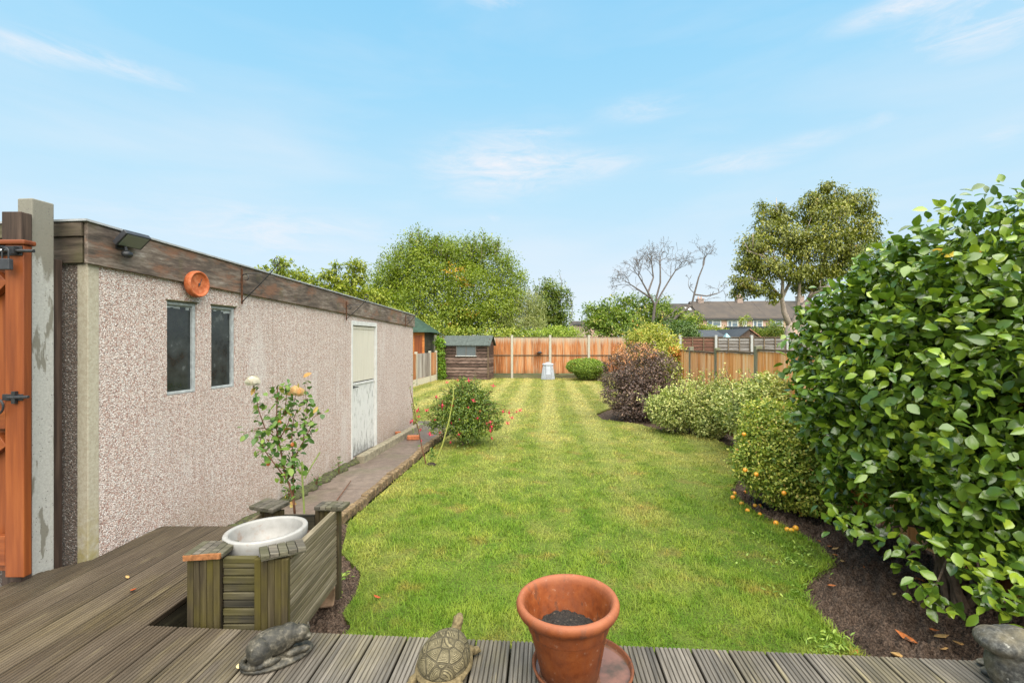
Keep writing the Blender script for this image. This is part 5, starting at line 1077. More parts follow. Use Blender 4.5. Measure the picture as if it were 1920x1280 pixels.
for k in range(22):
    bl = cb_[k % len(cb_)]; e = Vector(bl[:3]) + Vector((rg.uniform(-1, 1), rg.uniform(-1, 1), rg.uniform(-.5, 1)))*bl[3]*.6; b0 = bs+Vector((rg.uniform(-.18, .18), rg.uniform(-.15, .15), 0)); mm = b0.lerp(e, .45)+Vector((rg.uniform(-.12, .12), rg.uniform(-.12, .12), .15))
    mb.tube([b0, mm, e], [.028, .018, .007], 7)
    for q in range(6):
        s_ = mm.lerp(e, rg.random()); mb.tube([s_, s_+Vector((rg.uniform(-1, 1), rg.uniform(-1, 1), rg.uniform(-.4, 1)))*.3], [.007, .003], 5)
mb.build('branch', m_bark, cam_o)
foliage('foliage', [(b[0]+.02, b[1]+.03, b[2]-.02, b[3]*.93, b[4]*.93) for b in cb_], 31000, .084, .057, m_cam, cam_o, seed=21, kind='broad', per=7, sig=.06, shell=(.82, 1.05), inner=.25, droop=.12, tw=.25, flat=.35)
# drooping sprays at the foot of the bush
rng = np.random.default_rng(5); SP = []
for px, py, Y, n in ((1750, 1105, 2.75, 26), (1765, 1125, 2.72, 12), (1840, 1085, 2.6, 26), (1870, 1120, 2.5, 24), (1890, 1150, 2.45, 14), (1815, 1060, 2.7, 20), (1640, 1005, 3.2, 30), (1700, 1045, 3.0, 26), (1590, 985, 3.4, 24), (1560, 965, 3.6, 22), (1890, 1050, 2.6, 30), (1780, 1030, 2.8, 26), (1910, 1110, 2.4, 22), (1850, 375, 3.3, 14), (1800, 392, 3.4, 14), (1730, 432, 3.6, 14), (1670, 470, 3.8, 14), (1600, 508, 4.0, 16), (1905, 362, 3.2, 16), (1480, 640, 4.1, 7), (1472, 700, 4.0, 6), (1545, 545, 4.1, 12), (1505, 590, 4.1, 10)):
    c_ = np.array(P(px, py, Y)); SP.append(c_ + rng.normal(0, .055, (n, 3)))
SP = np.concatenate(SP); n = len(SP); o = leaves('foliage', SP, rdir(rng, n)+np.array([-.2, -.3, .0]), rdir(rng, n)*.5+np.array([-.2, -.4, .9]), rng.uniform(.05, .095, n), rng.uniform(.032, .058, n), rng.uniform(.1, .93, n), m_cam, cam_o, 'broad', smooth=True)
mb = MB()
for px, py, Y in ((1750, 1110, 2.75), (1840, 1090, 2.6), (1885, 1130, 2.5), (1700, 1045, 3.0), (1620, 1000, 3.3)): e = P(px, py, Y); mb.tube([bs+Vector((-.1, -.1, .5)), bs.lerp(e, .6)+Vector((0, 0, .25)), e], [.012, .008, .004], 6)
mb.build('branch', m_bark, cam_o)

# box-like variegated bush with berries
m_box = leafmat('small_green_gold_leaf', [(0, (.05, .10, .02)), (.3, (.12, .20, .035)), (.6, (.26, .32, .06)), (.85, (.46, .46, .13)), (.95, (.58, .50, .22)), (1, (.45, .14, .06))], .45, .28)
bb = [BL(1452, 830, 5.0, 54), BL(1418, 832, 5.1, 34), BL(1485, 812, 5.1, 58), BL(1470, 880, 4.9, 68), BL(1420, 870, 4.9, 42), BL(1530, 850, 4.9, 80), BL(1520, 900, 4.7, 60), BL(1430, 790, 5.2, 40)]
o = shrub('berry_bush', 'rounded bush of tiny green and gold leaves between the huge glossy bush and the lawn', (2.75, 4.95, 0), bb, 38000, .038, .022, m_box, 31, per=10, sig=.055, kind='quad', tw=.35, inner=.2, shell=(.85, 1.04))
for px, py, Y in ((1397, 881, 4.62), (1418, 889, 4.6), (1470, 924, 4.45), (1395, 814, 4.9)): MB().ell(P(px, py, Y), (.022,)*3, None, 12, 8).build('fruit', m_fruit, o, smooth=True)
# pale variegated mound
m_var = leafmat('cream_edged_leaf', [(0, (.07, .12, .035)), (.3, (.17, .23, .08)), (.6, (.34, .39, .16)), (.85, (.50, .53, .30)), (1, (.58, .56, .26))], .5, .3)
vb = [BL(1330, 770, 9.0, 44), BL(1270, 766, 9.0, 38), BL(1240, 768, 9.1, 26), BL(1300, 748, 9.3, 32), BL(1385, 762, 7.8, 40), BL(1418, 757, 6.9, 38), BL(1360, 748, 8.6, 32), BL(1330, 790, 8.6, 30), BL(1400, 785, 7.3, 35), BL(1440, 765, 6.4, 46), BL(1445, 735, 6.5, 34)]
o = shrub('variegated_shrub', 'spreading mound of cream and green variegated foliage in front of the orange side fence', (3.9, 9.0, 0), vb, 34000, .060, .030, m_var, 41, per=9, sig=.07, tw=.35, inner=.2, shell=(.75, 1.08))
rng = np.random.default_rng(43); SPs = []; mb = MB(); rg = random.Random(44)
for k in range(34):       # thin arching sprays
    px, py = rg.uniform(1250, 1450), rg.uniform(715, 745); Y = rg.uniform(8.2, 9.2) if px < 1370 else rg.uniform(6.5, 7.3); a0 = P(px, py+15, Y); e = P(px+rg.uniform(-18, 22), py-rg.uniform(5, 34), Y+rg.uniform(-.1, .1)); mb.tube([a0, a0.lerp(e, .5)+Vector((0, 0, .03)), e], [.005, .004, .002], 4)
    f_ = rng.random(22)[:, None]; SPs.append(np.array(a0)*(1-f_)+np.array(e)*f_+rng.normal(0, .025, (22, 3)))
mb.build('shoot', m_bark, o); SPs = np.concatenate(SPs); n = len(SPs); leaves('shoot_leaves', SPs, rdir(rng, n)+np.array([0, 0, .4]), rdir(rng, n)+np.array([0, -.4, .6]), rng.uniform(.03, .06, n), rng.uniform(.015, .025, n), rng.uniform(.3, 1, n), m_var, o)
# purple berberis
m_pur = leafmat('purple_leaf', [(0, (.03, .026, .027)), (.3, (.062, .046, .052)), (.55, (.105, .076, .085)), (.78, (.17, .125, .13)), (.93, (.25, .17, .155)), (1, (.15, .17, .06))], .5, .2)
pb_ = [BL(1195, 690, 10.9, 46), BL(1165, 700, 10.8, 36), BL(1232, 700, 10.8, 38), BL(1160, 735, 10.7, 32), BL(1200, 745, 10.5, 40), BL(1235, 740, 10.7, 34), BL(1180, 765, 10.5, 28), BL(1215, 770, 10.5, 26)]
shrub('purple_shrub', 'dense rounded dark purple-leaved shrub standing on the soil beside the lawn', (2.9, 10.7, 0), pb_, 24000, .048, .030, m_pur, 51, per=9, sig=.06, tw=.35, inner=.15, shell=(.82, 1.03))
m_pink = leafmat('coppery_tip', [(0, (.26, .12, .08)), (.6, (.42, .22, .14)), (1, (.5, .32, .2))], .5, .3)
bpy.data.objects['purple_shrub']
foliage('new_growth', [BL(1190, 660, 10.8, 36, 20), BL(1172, 668, 10.6, 22, 15), BL(1210, 662, 10.7, 22, 14)], 1100, .045, .028, m_pink, bpy.data.objects['purple_shrub'], seed=52, per=6, sig=.05, shell=(.9, 1.05))
# golden shrub behind
m_gol = leafmat('golden_leaf', [(0, (.09, .14, .03)), (.3, (.18, .23, .045)), (.65, (.33, .35, .08)), (.9, (.46, .44, .15)), (1, (.52, .22, .06))], .5, .32)
gb = [BL(1215, 650, 13, 34), BL(1195, 640, 13, 20), BL(1240, 655, 13, 32), BL(1262, 680, 12.8, 30), BL(1270, 712, 12.5, 30), BL(1255, 735, 12.5, 26), BL(1225, 632, 13.2, 22), BL(1280, 690, 12.6, 18), BL(1275, 740, 12.3, 24)]
o = shrub('golden_shrub', 'tall loose yellow-green shrub with orange tips behind the purple shrub', (4.1, 12.9, 0), gb, 16000, .078, .034, m_gol, 61, per=8, sig=.10, tw=.4, inner=.2, shell=(.75, 1.15))
f_ = foliage('orange_tips', [BL(1270, 664, 12.5, 14, 9), BL(1283, 668, 12.5, 10, 8), BL(1262, 655, 12.6, 10, 6)], 420, .06, .03, leafmat('orange_tip_leaf', [(0, (.40, .13, .04)), (1, (.55, .28, .08))], .5, .3), o, seed=62, per=4, sig=.06)
def strays(par, blobs, n, ln, L, W, mat, seed, r=.004, k=16):
    rg = random.Random(seed); rng = np.random.default_rng(seed); mb = MB(); S = []
    for i in range(n):
        b = blobs[rg.randrange(len(blobs))]; d = Vector((rg.gauss(0, 1), rg.gauss(0, 1), abs(rg.gauss(0, 1)))).normalized(); a0 = Vector(b[:3])+d*b[3]*.8; e = Vector(b[:3])+d*(b[3]+ln*rg.uniform(.3, 1))+Vector((rg.uniform(-.3, .3), 0, rg.uniform(-.2, .3)))*ln
        mb.tube([a0, a0.lerp(e, .5), e], [r, r*.7, r*.4], 4); f = rng.random(k)[:, None]; S.append(np.array(a0)*(1-f)+np.array(e)*f+rng.normal(0, L*.35, (k, 3)))
    mb.build('shoot', m_bark, par); S = np.concatenate(S); m_ = len(S); leaves('shoot_leaves', S, rdir(rng, m_)+np.array([0, 0, .3]), rdir(rng, m_)+np.array([0, -.3, .6]), rng.uniform(.7, 1.2, m_)*L, rng.uniform(.7, 1.1, m_)*W, rng.random(m_), mat, par)
ob = bpy.data.objects
strays(ob['purple_shrub'], pb_, 90, .20, .045, .028, m_pur, 301); strays(ob['golden_shrub'], gb, 90, .42, .07, .03, m_gol, 302); strays(ob['berry_bush'], bb, 70, .10, .03, .018, m_box, 303, .002); strays(ob['variegated_shrub'], vb, 200, .30, .05, .026, m_var, 304)
# clipped yew
m_yew = leafmat('clipped_leaf', [(0, (.05, .10, .015)), (.5, (.13, .21, .03)), (1, (.22, .31, .05))], .6, .2)
yb = [BL(1097, 686, 21.3, 34, 14), BL(1080, 687, 21.3, 17, 11), BL(1115, 687, 21.3, 17, 11), BL(1100, 699, 21.3, 22, 11), BL(1108, 690, 21.5, 28, 14)]
shrub('clipped_bush', 'low flat-topped clipped green bush at the far end of the lawn', (3.4, 21.5, 0), yb, 20000, .055, .035, m_yew, 71, per=6, sig=.03, inner=.1, shell=(.93, 1.02), tw=.2)
foliage('dark_skirt', [BL(1105, 704, 21.5, 25, 8)], 1800, .05, .03, leafmat('skirt_leaf', [(0, (.03, .045, .02)), (1, (.10, .11, .05))], .6, .15), bpy.data.objects['clipped_bush'], seed=72, per=5, sig=.04)
# fuchsia
m_fu = leafmat('fuchsia_leaf', [(0, (.025, .058, .014)), (.45, (.065, .12, .022)), (.8, (.14, .20, .035)), (.95, (.18, .23, .05)), (1, (.30, .12, .06))], .4, .25)
fb = [BL(872, 770, 8.0, 42), BL(850, 785, 7.9, 34), BL(895, 780, 8.0, 36), BL(872, 745, 8.1, 30), BL(910, 760, 8.0, 22), BL(845, 755, 8.0, 22), BL(875, 805, 7.8, 28), BL(890, 738, 8.1, 20), BL(825, 775, 7.9, 20), BL(925, 790, 7.9, 18), BL(818, 800, 7.7, 14), BL(868, 722, 8.1, 12)]
fu = shrub('fuchsia', 'dark green arching fuchsia hung with pink-red flowers on the left of the lawn', (-.80, 7.95, 0), fb, 14000, .042, .024, m_fu, 81, per=8, sig=.065, tw=.3, inner=.3, shell=(.6, 1.1), stems=9, stemr=.01)
rng = np.random.default_rng(83); rg = random.Random(84); mb = MB(); SPs = []
for a0, e in (((900, 770), (965, 772)), ((900, 760), (955, 762)), ((905, 745), (935, 735)), ((850, 760), (795, 745)), ((845, 780), (785, 785)), ((840, 790), (790, 800)), ((870, 740), (862, 708)), ((885, 735), (905, 712)), ((855, 750), (825, 728)), ((900, 795), (945, 800)), ((835, 770), (800, 765)), ((905, 780), (972, 775)), ((870, 740), (845, 715))):
    A0, E_ = P(a0[0], a0[1], 7.9), P(e[0], e[1], 7.75); md_ = A0.lerp(E_, .55)+Vector((0, 0, .05)); mb.tube([A0, md_, E_], [.006, .004, .002], 5)
    for s in range(30): f_ = rg.random(); q = A0.lerp(md_, f_*2) if f_ < .5 else md_.lerp(E_, f_*2-1); SPs.append(np.array(q)+rng.normal(0, .022, 3))
mb.build('arching_stem', m_stem, fu); SPs = np.array(SPs); n = len(SPs); leaves('side_leaves', SPs, rdir(rng, n), rdir(rng, n)+np.array([0, -.3, .8]), rng.uniform(.02, .038, n), rng.uniform(.012, .02, n), rng.random(n), m_fu, fu)
m_fl = plain('pink_red_flower', (.42, .014, .045), .5, vary=.4, scale=60); m_fl.node_tree.nodes['Principled BSDF'].inputs['Base Color'].default_value = (.6, .04, .1, 1)
FLW = [(829, 758, 2), (879, 712, 1.4), (925, 722, 1.4), (838, 716, 1), (858, 712, 1), (819, 743, 1), (888, 750, 1), (878, 763, .9), (944, 770, 1.4), (955, 772, 1.2), (968, 771, 1), (975, 768, .9), (960, 782, 1.1), (895, 783, 1), (919, 790, 1.2), (921, 798, 1.3), (919, 805, 1.3), (952, 792, 1), (922, 820, 1.2), (846, 792, 1), (861, 785, .9), (783, 768, 1.4), (800, 768, 1.3), (771, 790, 1.2), (774, 788, 1), (789, 805, 1), (807, 813, 1.2), (825, 810, .9), (860, 813, 1), (785, 780, .9), (912, 793, .9), (816, 786, .8), (845, 828, .8), (900, 770, .8), (790, 825, .8), (848, 760, .8)]
proto = None
for px, py, s in FLW:
    c_ = P(px, py, rg.uniform(7.35, 7.6))
    if proto is None:
        mb = MB(); mb.ell(c_+Vector((0, 0, -.012)), (.008, .008, .014), None, 8, 6)
        for k in range(4): a = k*math.pi/2; d = Vector((math.cos(a), math.sin(a), 0)); mb.add([c_+d*.004, c_+d*.018+d.cross(Vector((0, 0, 1)))*.007+Vector((0, 0, -.01)), c_+d*.032+Vector((0, 0, .002)), c_+d*.018-d.cross(Vector((0, 0, 1)))*.007+Vector((0, 0, -.01))], [(0, 1, 2, 3)])
        mb.tube([c_, c_+Vector((0, 0, .03))], .0015, 4); mb.tube([c_+Vector((0, 0, -.02)), c_+Vector((0, 0, -.045))], .0012, 4)
        mb.v = [tuple(Vector(v)-c_) for v in mb.v]; me_o = mb.build('flower', m_fl, None); proto = me_o; me_o.parent = fu; me_o.location = c_-fu.location; me_o.scale = (s*1.1,)*3
    else: o = proto.copy(); COL.objects.link(o); o.parent = fu; o.location = c_-fu.location; q_ = rg.uniform(.9, 1.5); o.scale = (s*q_*1.15, s*q_*1.15, s*q_*.8); o.rotation_euler = (rg.uniform(-.6, .6), rg.uniform(-.6, .6), rg.uniform(0, 3))
strays(fu, fb, 60, .16, .036, .02, m_fu, 305, .003)
# thin pruned rose by the path
cr_ = E('pruned_shrub', G(806, 872), 'sparse pruned shrub of two bare canes at the lawn corner beside the path', 'shrub')
Z7 = lambda x, y, Y=6.65: P(560+x/5.817, 740+y/5.817, Y)
mb = MB(); mb.tube([Z7(1490, 745), Z7(1570, 540), Z7(1640, 280), Z7(1690, 20), Z7(1685, -150)], [.011, .010, .009, .007, .004], 7); mb.build('green_cane', plain('yellow_green_cane', (.30, .32, .07), .6), cr_)
mb = MB(); mb.tube([Z7(1390, 760), Z7(1350, 600), Z7(1310, 400), Z7(1275, 230), Z7(1230, 0), Z7(1200, -120)], [.009, .008, .007, .005, .004, .002], 7); mb.tube([Z7(1310, 400), Z7(1250, 200), Z7(1220, 60)], [.004, .003, .002], 5); mb.build('brown_cane', m_stem, cr_)
mb = MB(); mb.ell(Z7(1450, 765)+Vector((0, 0, .0)), (.075, .05, .04), None, 12, 8); mb.build('root_stump', plain('dark_stump', (.045, .035, .028), .9, vary=.4, scale=50, bump=.8), cr_, remesh=.01)
rng = np.random.default_rng(90); SPs = np.concatenate([np.array(Z7(1460, 650))+rng.normal(0, .035, (60, 3)), np.array(Z7(1240, 80))+rng.normal(0, 1, (26, 3))*np.array([.03, .03, .14]), np.array(Z7(1300, 320))+rng.normal(0, 1, (18, 3))*np.array([.03, .03, .12])]); n = len(SPs)
leaves('foliage', SPs, rdir(rng, n), rdir(rng, n)+np.array([0, -.3, .8]), rng.uniform(.025, .045, n), rng.uniform(.015, .025, n), rng.random(n), m_rose, cr_, 'oval')
# weeds at the wall foot
rng = np.random.default_rng(95)
for i, (px, py, z, h, nn, lab) in enumerate(((635, 888, .04, .16, 34, 'small reddish weed rooted in the path joint below the white door'), (594, 912, .04, .12, 30, 'yellowing weed at the foot of the pebbledash wall behind the rose'), (540, 940, .04, .14, 60, 'green weed tuft on the path directly behind the planter'), (582, 900, .04, .1, 24, 'low green weed against the wall left of the door'))):
    g = G(px, py, z); o = E('weed', g, lab, 'weed'); mb = MB(); rg = random.Random(i)
    for k in range(5): mb.tube([g, g+Vector((rg.uniform(-.03, .03), rg.uniform(-.03, .03), h))], [.003, .0015], 4)
    mb.build('stem', m_stem, o); q = np.array(g)+np.array([0, 0, h*.7])+rng.normal(0, 1, (nn, 3))*np.array([.03, .03, h*.3]); leaves('foliage', q, rdir(rng, nn), rdir(rng, nn)+np.array([0, 0, .9]), rng.uniform(.02, .045, nn), rng.uniform(.01, .02, nn), rng.random(nn), m_rose, o, 'oval')
# ivy left of the shed
m_ivy = leafmat('ivy_leaf', [(0, (.045, .11, .015)), (.5, (.12, .23, .025)), (1, (.24, .36, .05))], .45, .3)
ib = [BL(826, y, 21.6, 8, 11) for y in (645, 657, 669, 681, 693, 704)] + [BL(822, 640, 21.6, 9), BL(830, 700, 21.5, 6, 9)]
shrub('ivy', 'bright green ivy column climbing between the low fence and the brown shed', (-3.3, 21.7, 0), ib, 2600, .085, .06, m_ivy, 101, cat='climber', stems=3, per=6, sig=.07)

# ------------------------------------------------------------------ trees beyond the fences
m_trunk = plain('grey_brown_trunk', (.16, .13, .10), .85, vary=.35, scale=12, bump=.5)
def tree(name, lab, bx, by, blobs, n, L, W, mat, seed, r=.14, cat='tree', fork=.35, **kw):
    o = E(name, (bx, by, -.14), lab, cat); rg = random.Random(seed); base = Vector((bx, by, -.14)); mb = MB()
    zc = sum(b[2] for b in blobs)/len(blobs); xc = sum(b[0] for b in blobs)/len(blobs); yc = sum(b[1] for b in blobs)/len(blobs)
    fk = Vector((bx+(xc-bx)*.3, by+(yc-by)*.3, max(.5, zc*fork))); mb.tube([base, base.lerp(fk, .5)+Vector((rg.uniform(-.1, .1), 0, 0)), fk], [r*1.2, r, r*.85], 9)
    for b in blobs:
        e = Vector(b[:3]); m_ = fk.lerp(e, .5)+Vector((rg.uniform(-.2, .2), rg.uniform(-.2, .2), .15)); mb.tube([fk, m_, e], [r*.5, r*.32, r*.12], 6)
        for q in range(4): s_ = m_.lerp(e, rg.uniform(.2, 1)); mb.tube([s_, s_+Vector((rg.uniform(-1, 1), rg.uniform(-1, 1), rg.uniform(-.2, 1)))*b[3]*.7], [r*.12, r*.04], 4)
    mb.build('trunk', m_trunk, o); foliage('crown', blobs, n, L, W, mat, o, seed=seed, **kw); return o
m_t1 = leafmat('fresh_tree_leaf', [(0, (.065, .105, .012)), (.3, (.105, .160, .017)), (.65, (.165, .225, .025)), (.93, (.24, .29, .04)), (.99, (.36, .36, .08)), (1, (.62, .30, .03))], .5, .35)
Yt = 28
b1 = [BL(*q) for q in ((780, 500, Yt, 52), (735, 520, Yt, 40), (720, 560, Yt+1, 40), (850, 500, Yt, 50), (910, 490, Yt+1, 42), (945, 520, Yt, 38), (820, 560, Yt-1, 62), (890, 560, Yt-1, 58), (945, 565, Yt-1, 42), (770, 585, Yt-1.5, 45), (850, 600, Yt-2, 48), (920, 605, Yt-2, 42), (790, 475, Yt, 34), (830, 470, Yt+.5, 26), (875, 478, Yt+.5, 26), (960, 600, Yt-1, 30), (760, 545, Yt, 50))]
o = tree('broad_tree', 'large bright green tree crown spreading behind the shed and rear fence', X_(860, Yt), Yt+.5, b1, 72000, .145, .075, m_t1, 111, r=.22, per=30, sig=.21, shell=(.65, 1.13), inner=.25, tw=.62)
rng = np.random.default_rng(112); SPs = []; mb = MB(); rg = random.Random(113)
for k in range(95):      # whippy upright shoots over the crown
    px = rg.uniform(700, 985); top_ = 505-70*math.exp(-((px-790)/60)**2)-62*math.exp(-((px-910)/60)**2) + (30 if px > 965 else 0); e = P(px, top_+rg.uniform(-14, 30), Yt+rg.uniform(-.6, .6)); a0 = e+Vector((rg.uniform(-.3, .3), 0, -rg.uniform(.7, 1.5)))
    mb.tube([a0, a0.lerp(e, .6)+Vector((.05, 0, 0)), e], [.025, .015, .006], 4); f_ = rng.random(42)[:, None]; SPs.append(np.array(a0)*(1-f_)+np.array(e)*f_+rng.normal(0, .09, (42, 3)))
mb.build('shoot', m_trunk, o); SPs = np.concatenate(SPs); n = len(SPs); leaves('shoot_leaves', SPs, rdir(rng, n)+np.array([0, 0, .5]), rdir(rng, n), rng.uniform(.10, .19, n), rng.uniform(.05, .09, n), rng.random(n)*.7, m_t1, o)
# golden twigs in the crown
foliage('yellowing_leaves', [BL(850, 508, Yt-1.6, 16, 8), BL(870, 530, Yt-1.8, 12, 8), BL(835, 575, Yt-2.6, 10, 8), BL(880, 590, Yt-2.8, 12, 6), BL(845, 610, Yt-3, 10, 6)], 260, .15, .08, leafmat('amber_leaf', [(0, (.45, .22, .03)), (1, (.55, .40, .06))], .5, .3), o, seed=114, per=4, sig=.18)
m_t2 = leafmat('walnut_leaf_light', [(0, (.07, .12, .015)), (.4, (.15, .20, .025)), (.8, (.26, .30, .05)), (1, (.36, .36, .09))], .45, .35)
Yl = 20
b2 = [BL(*q) for q in ((496, 507, Yl, 11, 6), (530, 492, Yl, 15, 8), (528, 510, Yl, 13), (560, 517, Yl, 20, 11), (585, 530, Yl, 18, 10), (612, 515, Yl, 13, 10), (630, 500, Yl, 9, 6), (640, 525, Yl, 22, 14), (668, 498, Yl, 17, 10), (672, 520, Yl, 20, 14), (620, 545, Yl, 26, 14), (660, 550, Yl, 32, 18), (700, 555, Yl, 30, 16), (690, 580, Yl, 30, 14), (600, 548, Yl, 22, 10), (725, 578, Yl, 16, 10))]
tree('walnut_sapling', 'loose pale green tree showing in tufts above the garage roof', X_(640, Yl), Yl+.3, b2, 8500, .17, .075, m_t2, 121, r=.10, per=9, sig=.12, shell=(.5, 1.15), inner=.3, tw=.5, droop=.5)
m_t3 = leafmat('mid_green_leaf', [(0, (.03, .065, .012)), (.4, (.075, .125, .02)), (.8, (.15, .20, .035)), (1, (.26, .28, .06))], .5, .3)
Yn = 30
b3 = [BL(*q) for q in ((1035, 545, Yn, 22), (1050, 560, Yn, 20), (1025, 570, Yn, 26), (1045, 590, Yn, 24), (1015, 595, Yn, 22), (1040, 615, Yn, 24), (1020, 545, Yn, 14), (1058, 610, Yn, 14))]
o = tree('small_tree', 'small dark green tree right of the large crown with open twigs on top', X_(1035, Yn), Yn+.3, b3, 10000, .16, .08, m_t3, 131, r=.10, per=20, sig=.16, shell=(.5, 1.25), tw=.6)
mb = MB(); SPs = []
for px, py in ((1048, 508), (1035, 518), (1010, 520), (1000, 525), (1058, 528), (1065, 540), (1022, 520), (990, 535), (1070, 560)):
    e = P(px, py, Yn); a0 = P(px+rg.uniform(-6, 6), py+38, Yn); mb.tube([a0, a0.lerp(e, .5)+Vector((.1, 0, 0)), e], [.03, .018, .008], 4); f_ = rng.random(30)[:, None]; SPs.append(np.array(a0)*(1-f_)+np.array(e)*f_+rng.normal(0, .09, (30, 3)))
mb.build('shoot', m_trunk, o); SPs = np.concatenate(SPs); n = len(SPs); leaves('shoot_leaves', SPs, rdir(rng, n), rdir(rng, n), rng.uniform(.09, .16, n), rng.uniform(.04, .08, n), rng.random(n), m_t3, o)
m_wil = leafmat('grey_green_leaf', [(0, (.09, .12, .05)), (.5, (.19, .23, .10)), (1, (.34, .36, .19))], .6, .3)
b4 = [BL(*q) for q in ((998, 562, 27, 17), (1006, 582, 26.8, 20), (985, 575, 27, 22, 22), (970, 600, 26.5, 28), (1000, 600, 26.5, 22), (985, 618, 26, 26), (1010, 618, 26, 18), (950, 615, 26, 24))]
tree('grey_green_shrub', 'pale grey-green feathery shrub between the large crown and the small dark tree', X_(980, 26.5), 26.8, b4, 8000, .16, .035, m_wil, 141, r=.07, per=8, sig=.16, shell=(.6, 1.15), tw=.4, droop=-.5)
m_hed = leafmat('bright_hedge_leaf', [(0, (.10, .17, .03)), (.5, (.20, .29, .05)), (1, (.34, .40, .10))], .5, .3)
b5 = [BL(px, 628, 24.6, 15, 11) for px in range(1000, 1090, 13)] + [BL(1040, 620, 25, 20, 9), BL(1065, 622, 25, 18, 8)]
shrub('hedge', 'low bright green hedge top showing over the rear fence', (X_(1045, 24.8), 24.8, 0), b5, 4500, .11, .05, m_hed, 151, cat='hedge', per=6, sig=.12, stems=6, stemr=.03)
b6 = [BL(px, py, 24.4, 16, 11) for px, py in ((700, 632), (745, 625), (790, 628), (850, 622), (885, 625), (915, 627), (940, 628), (965, 627), (990, 629))] + [BL(810, 612, 24.6, 20), BL(760, 600, 25, 24), (X_(815, 24.3), 24.3, 1.6, .5, 1.2)]
m_mix = leafmat('bramble_leaf', [(0, (.07, .12, .02)), (.4, (.15, .22, .035)), (.8, (.27, .31, .06)), (.95, (.45, .42, .12)), (1, (.40, .16, .06))], .5, .3)
shrub('bramble_thicket', 'tangle of mixed green and reddish growth pressing over the rear fence below the large tree', (X_(870, 24.5), 24.5, 0), b6, 7500, .12, .07, m_mix, 161, cat='thicket', per=7, sig=.18, stems=8, stemr=.03)
b7 = [BL(*q) for q in ((1115, 595, 29, 24), (1140, 590, 29, 26), (1170, 580, 29, 26), (1150, 612, 28, 28), (1195, 590, 29, 28), (1120, 612, 28, 20), (1215, 585, 29.3, 24), (1240, 575, 29.5, 20, 14), (1185, 612, 28, 26), (1250, 598, 29, 22), (1275, 605, 28.5, 22))]
m_t4 = leafmat('bush_leaf', [(0, (.04, .08, .015)), (.4, (.10, .17, .025)), (.8, (.19, .26, .045)), (1, (.34, .28, .14))], .5, .32)
tree('bushy_tree', 'mid green bushy tree mass around the foot of the bare tree', X_(1180, 29), 29.3, b7, 14000, .18, .09, m_t4, 171, r=.12, per=24, sig=.17, shell=(.5, 1.3), tw=.6)
b8 = [BL(*q) for q in ((1205, 625, 25.5, 18), (1225, 618, 25.5, 16), (1185, 630, 25.4, 14), (1275, 622, 25, 22, 14), (1290, 614, 25.2, 16, 12), (1295, 632, 25, 18, 12), (1260, 610, 25.4, 14))]
m_dk = leafmat('dark_laurel_leaf', [(0, (.025, .06, .02)), (.5, (.06, .115, .03)), (1, (.13, .19, .05))], .4, .2)
tree('dark_laurel', 'dark blue-green laurel bush right behind the golden shrub', X_(1240, 25.4), 25.6, b8, 6500, .12, .06, m_dk, 181, r=.06, cat='shrub', per=8, sig=.12, tw=.4)
b9 = [BL(*q) for q in ((1310, 616, 31, 16, 10), (1332, 620, 32, 16, 8), (1285, 606, 31, 18), (1350, 625, 31, 16, 8), (1320, 625, 31, 20, 8), (1365, 627, 31.5, 16, 7), (1308, 595, 31, 10), (1392, 602, 38, 6, 9), (1403, 603, 40, 5, 13), (1420, 622, 32.5, 16, 6), (1450, 620, 32.5, 16, 8), (1462, 612, 32.6, 10, 8), (1445, 606, 39, 6, 6))]
shrub('garden_hedge', 'patchy green and russet hedge tops in front of the terraced houses', (X_(1340, 31), 31, -.1), b9, 6500, .15, .09, m_mix, 191, cat='hedge', per=7, sig=.16, stems=13, stemr=.04)
for px, py, Y, r_, lab, sd in ((1645, 480, 24, 26, 'olive tree top peeping over the upper edge of the glossy bush', 201),):
    bq = [BL(px, py, Y, r_), BL(px+30, py-8, Y, r_*.8), BL(px-20, py+25, Y, r_), BL(px+60, py+5, Y, r_)]; tree('distant_tree', lab, X_(px, Y), Y, bq, 3500, .14, .07, m_t3, sd, r=.09, per=8, sig=.15)

# walnut tree
Yw = 30; wal = E('walnut_tree', (X_(1482, Yw), Yw, -.14), 'tall olive-green broad-leaved tree with pale forked trunk in front of the houses', 'tree')
m_pale = plain('pale_bark', (.40, .32, .27), .8, vary=.3, scale=9, bump=.5); mb = MB(); Q = lambda *a: [P(x, y, Yw+dy) for x, y, dy in a]
mb.tube(Q((1482, 700, 0), (1481, 650, 0), (1480, 622, 0), (1484, 606, 0)), [.36, .30, .27, .25], 12)
LB = [((1482, 612, 0), (1470, 585, 0), (1466, 560, -.3), (1468, 525, -.6), (1450, 480, -1)), ((1486, 612, 0), (1496, 585, .2), (1515, 562, .4), (1530, 530, .6), (1545, 480, .5)), ((1494, 590, 0), (1498, 555, 0), (1500, 520, 0), (1505, 470, 0), (1512, 430, 0)),
      ((1466, 560, -.3), (1440, 530, -.6), (1405, 520, -1)), ((1466, 560, -.3), (1485, 520, .5), (1475, 430, 1), (1455, 390, .8)), ((1515, 562, .4), (1560, 520, .8), (1600, 480, .8)), ((1530, 530, .6), (1560, 450, .4), (1580, 385, .2)), ((1515, 562, .4), (1530, 548, -.4), (1560, 535, -.8)), ((1468, 525, -.6), (1430, 480, -1), (1400, 470, -1.2))]
for q in LB: n = len(q); mb.tube(Q(*q), list(np.linspace(.20 if q[0][1] > 600 else .11, .05, n)), 8)
rg = random.Random(6)
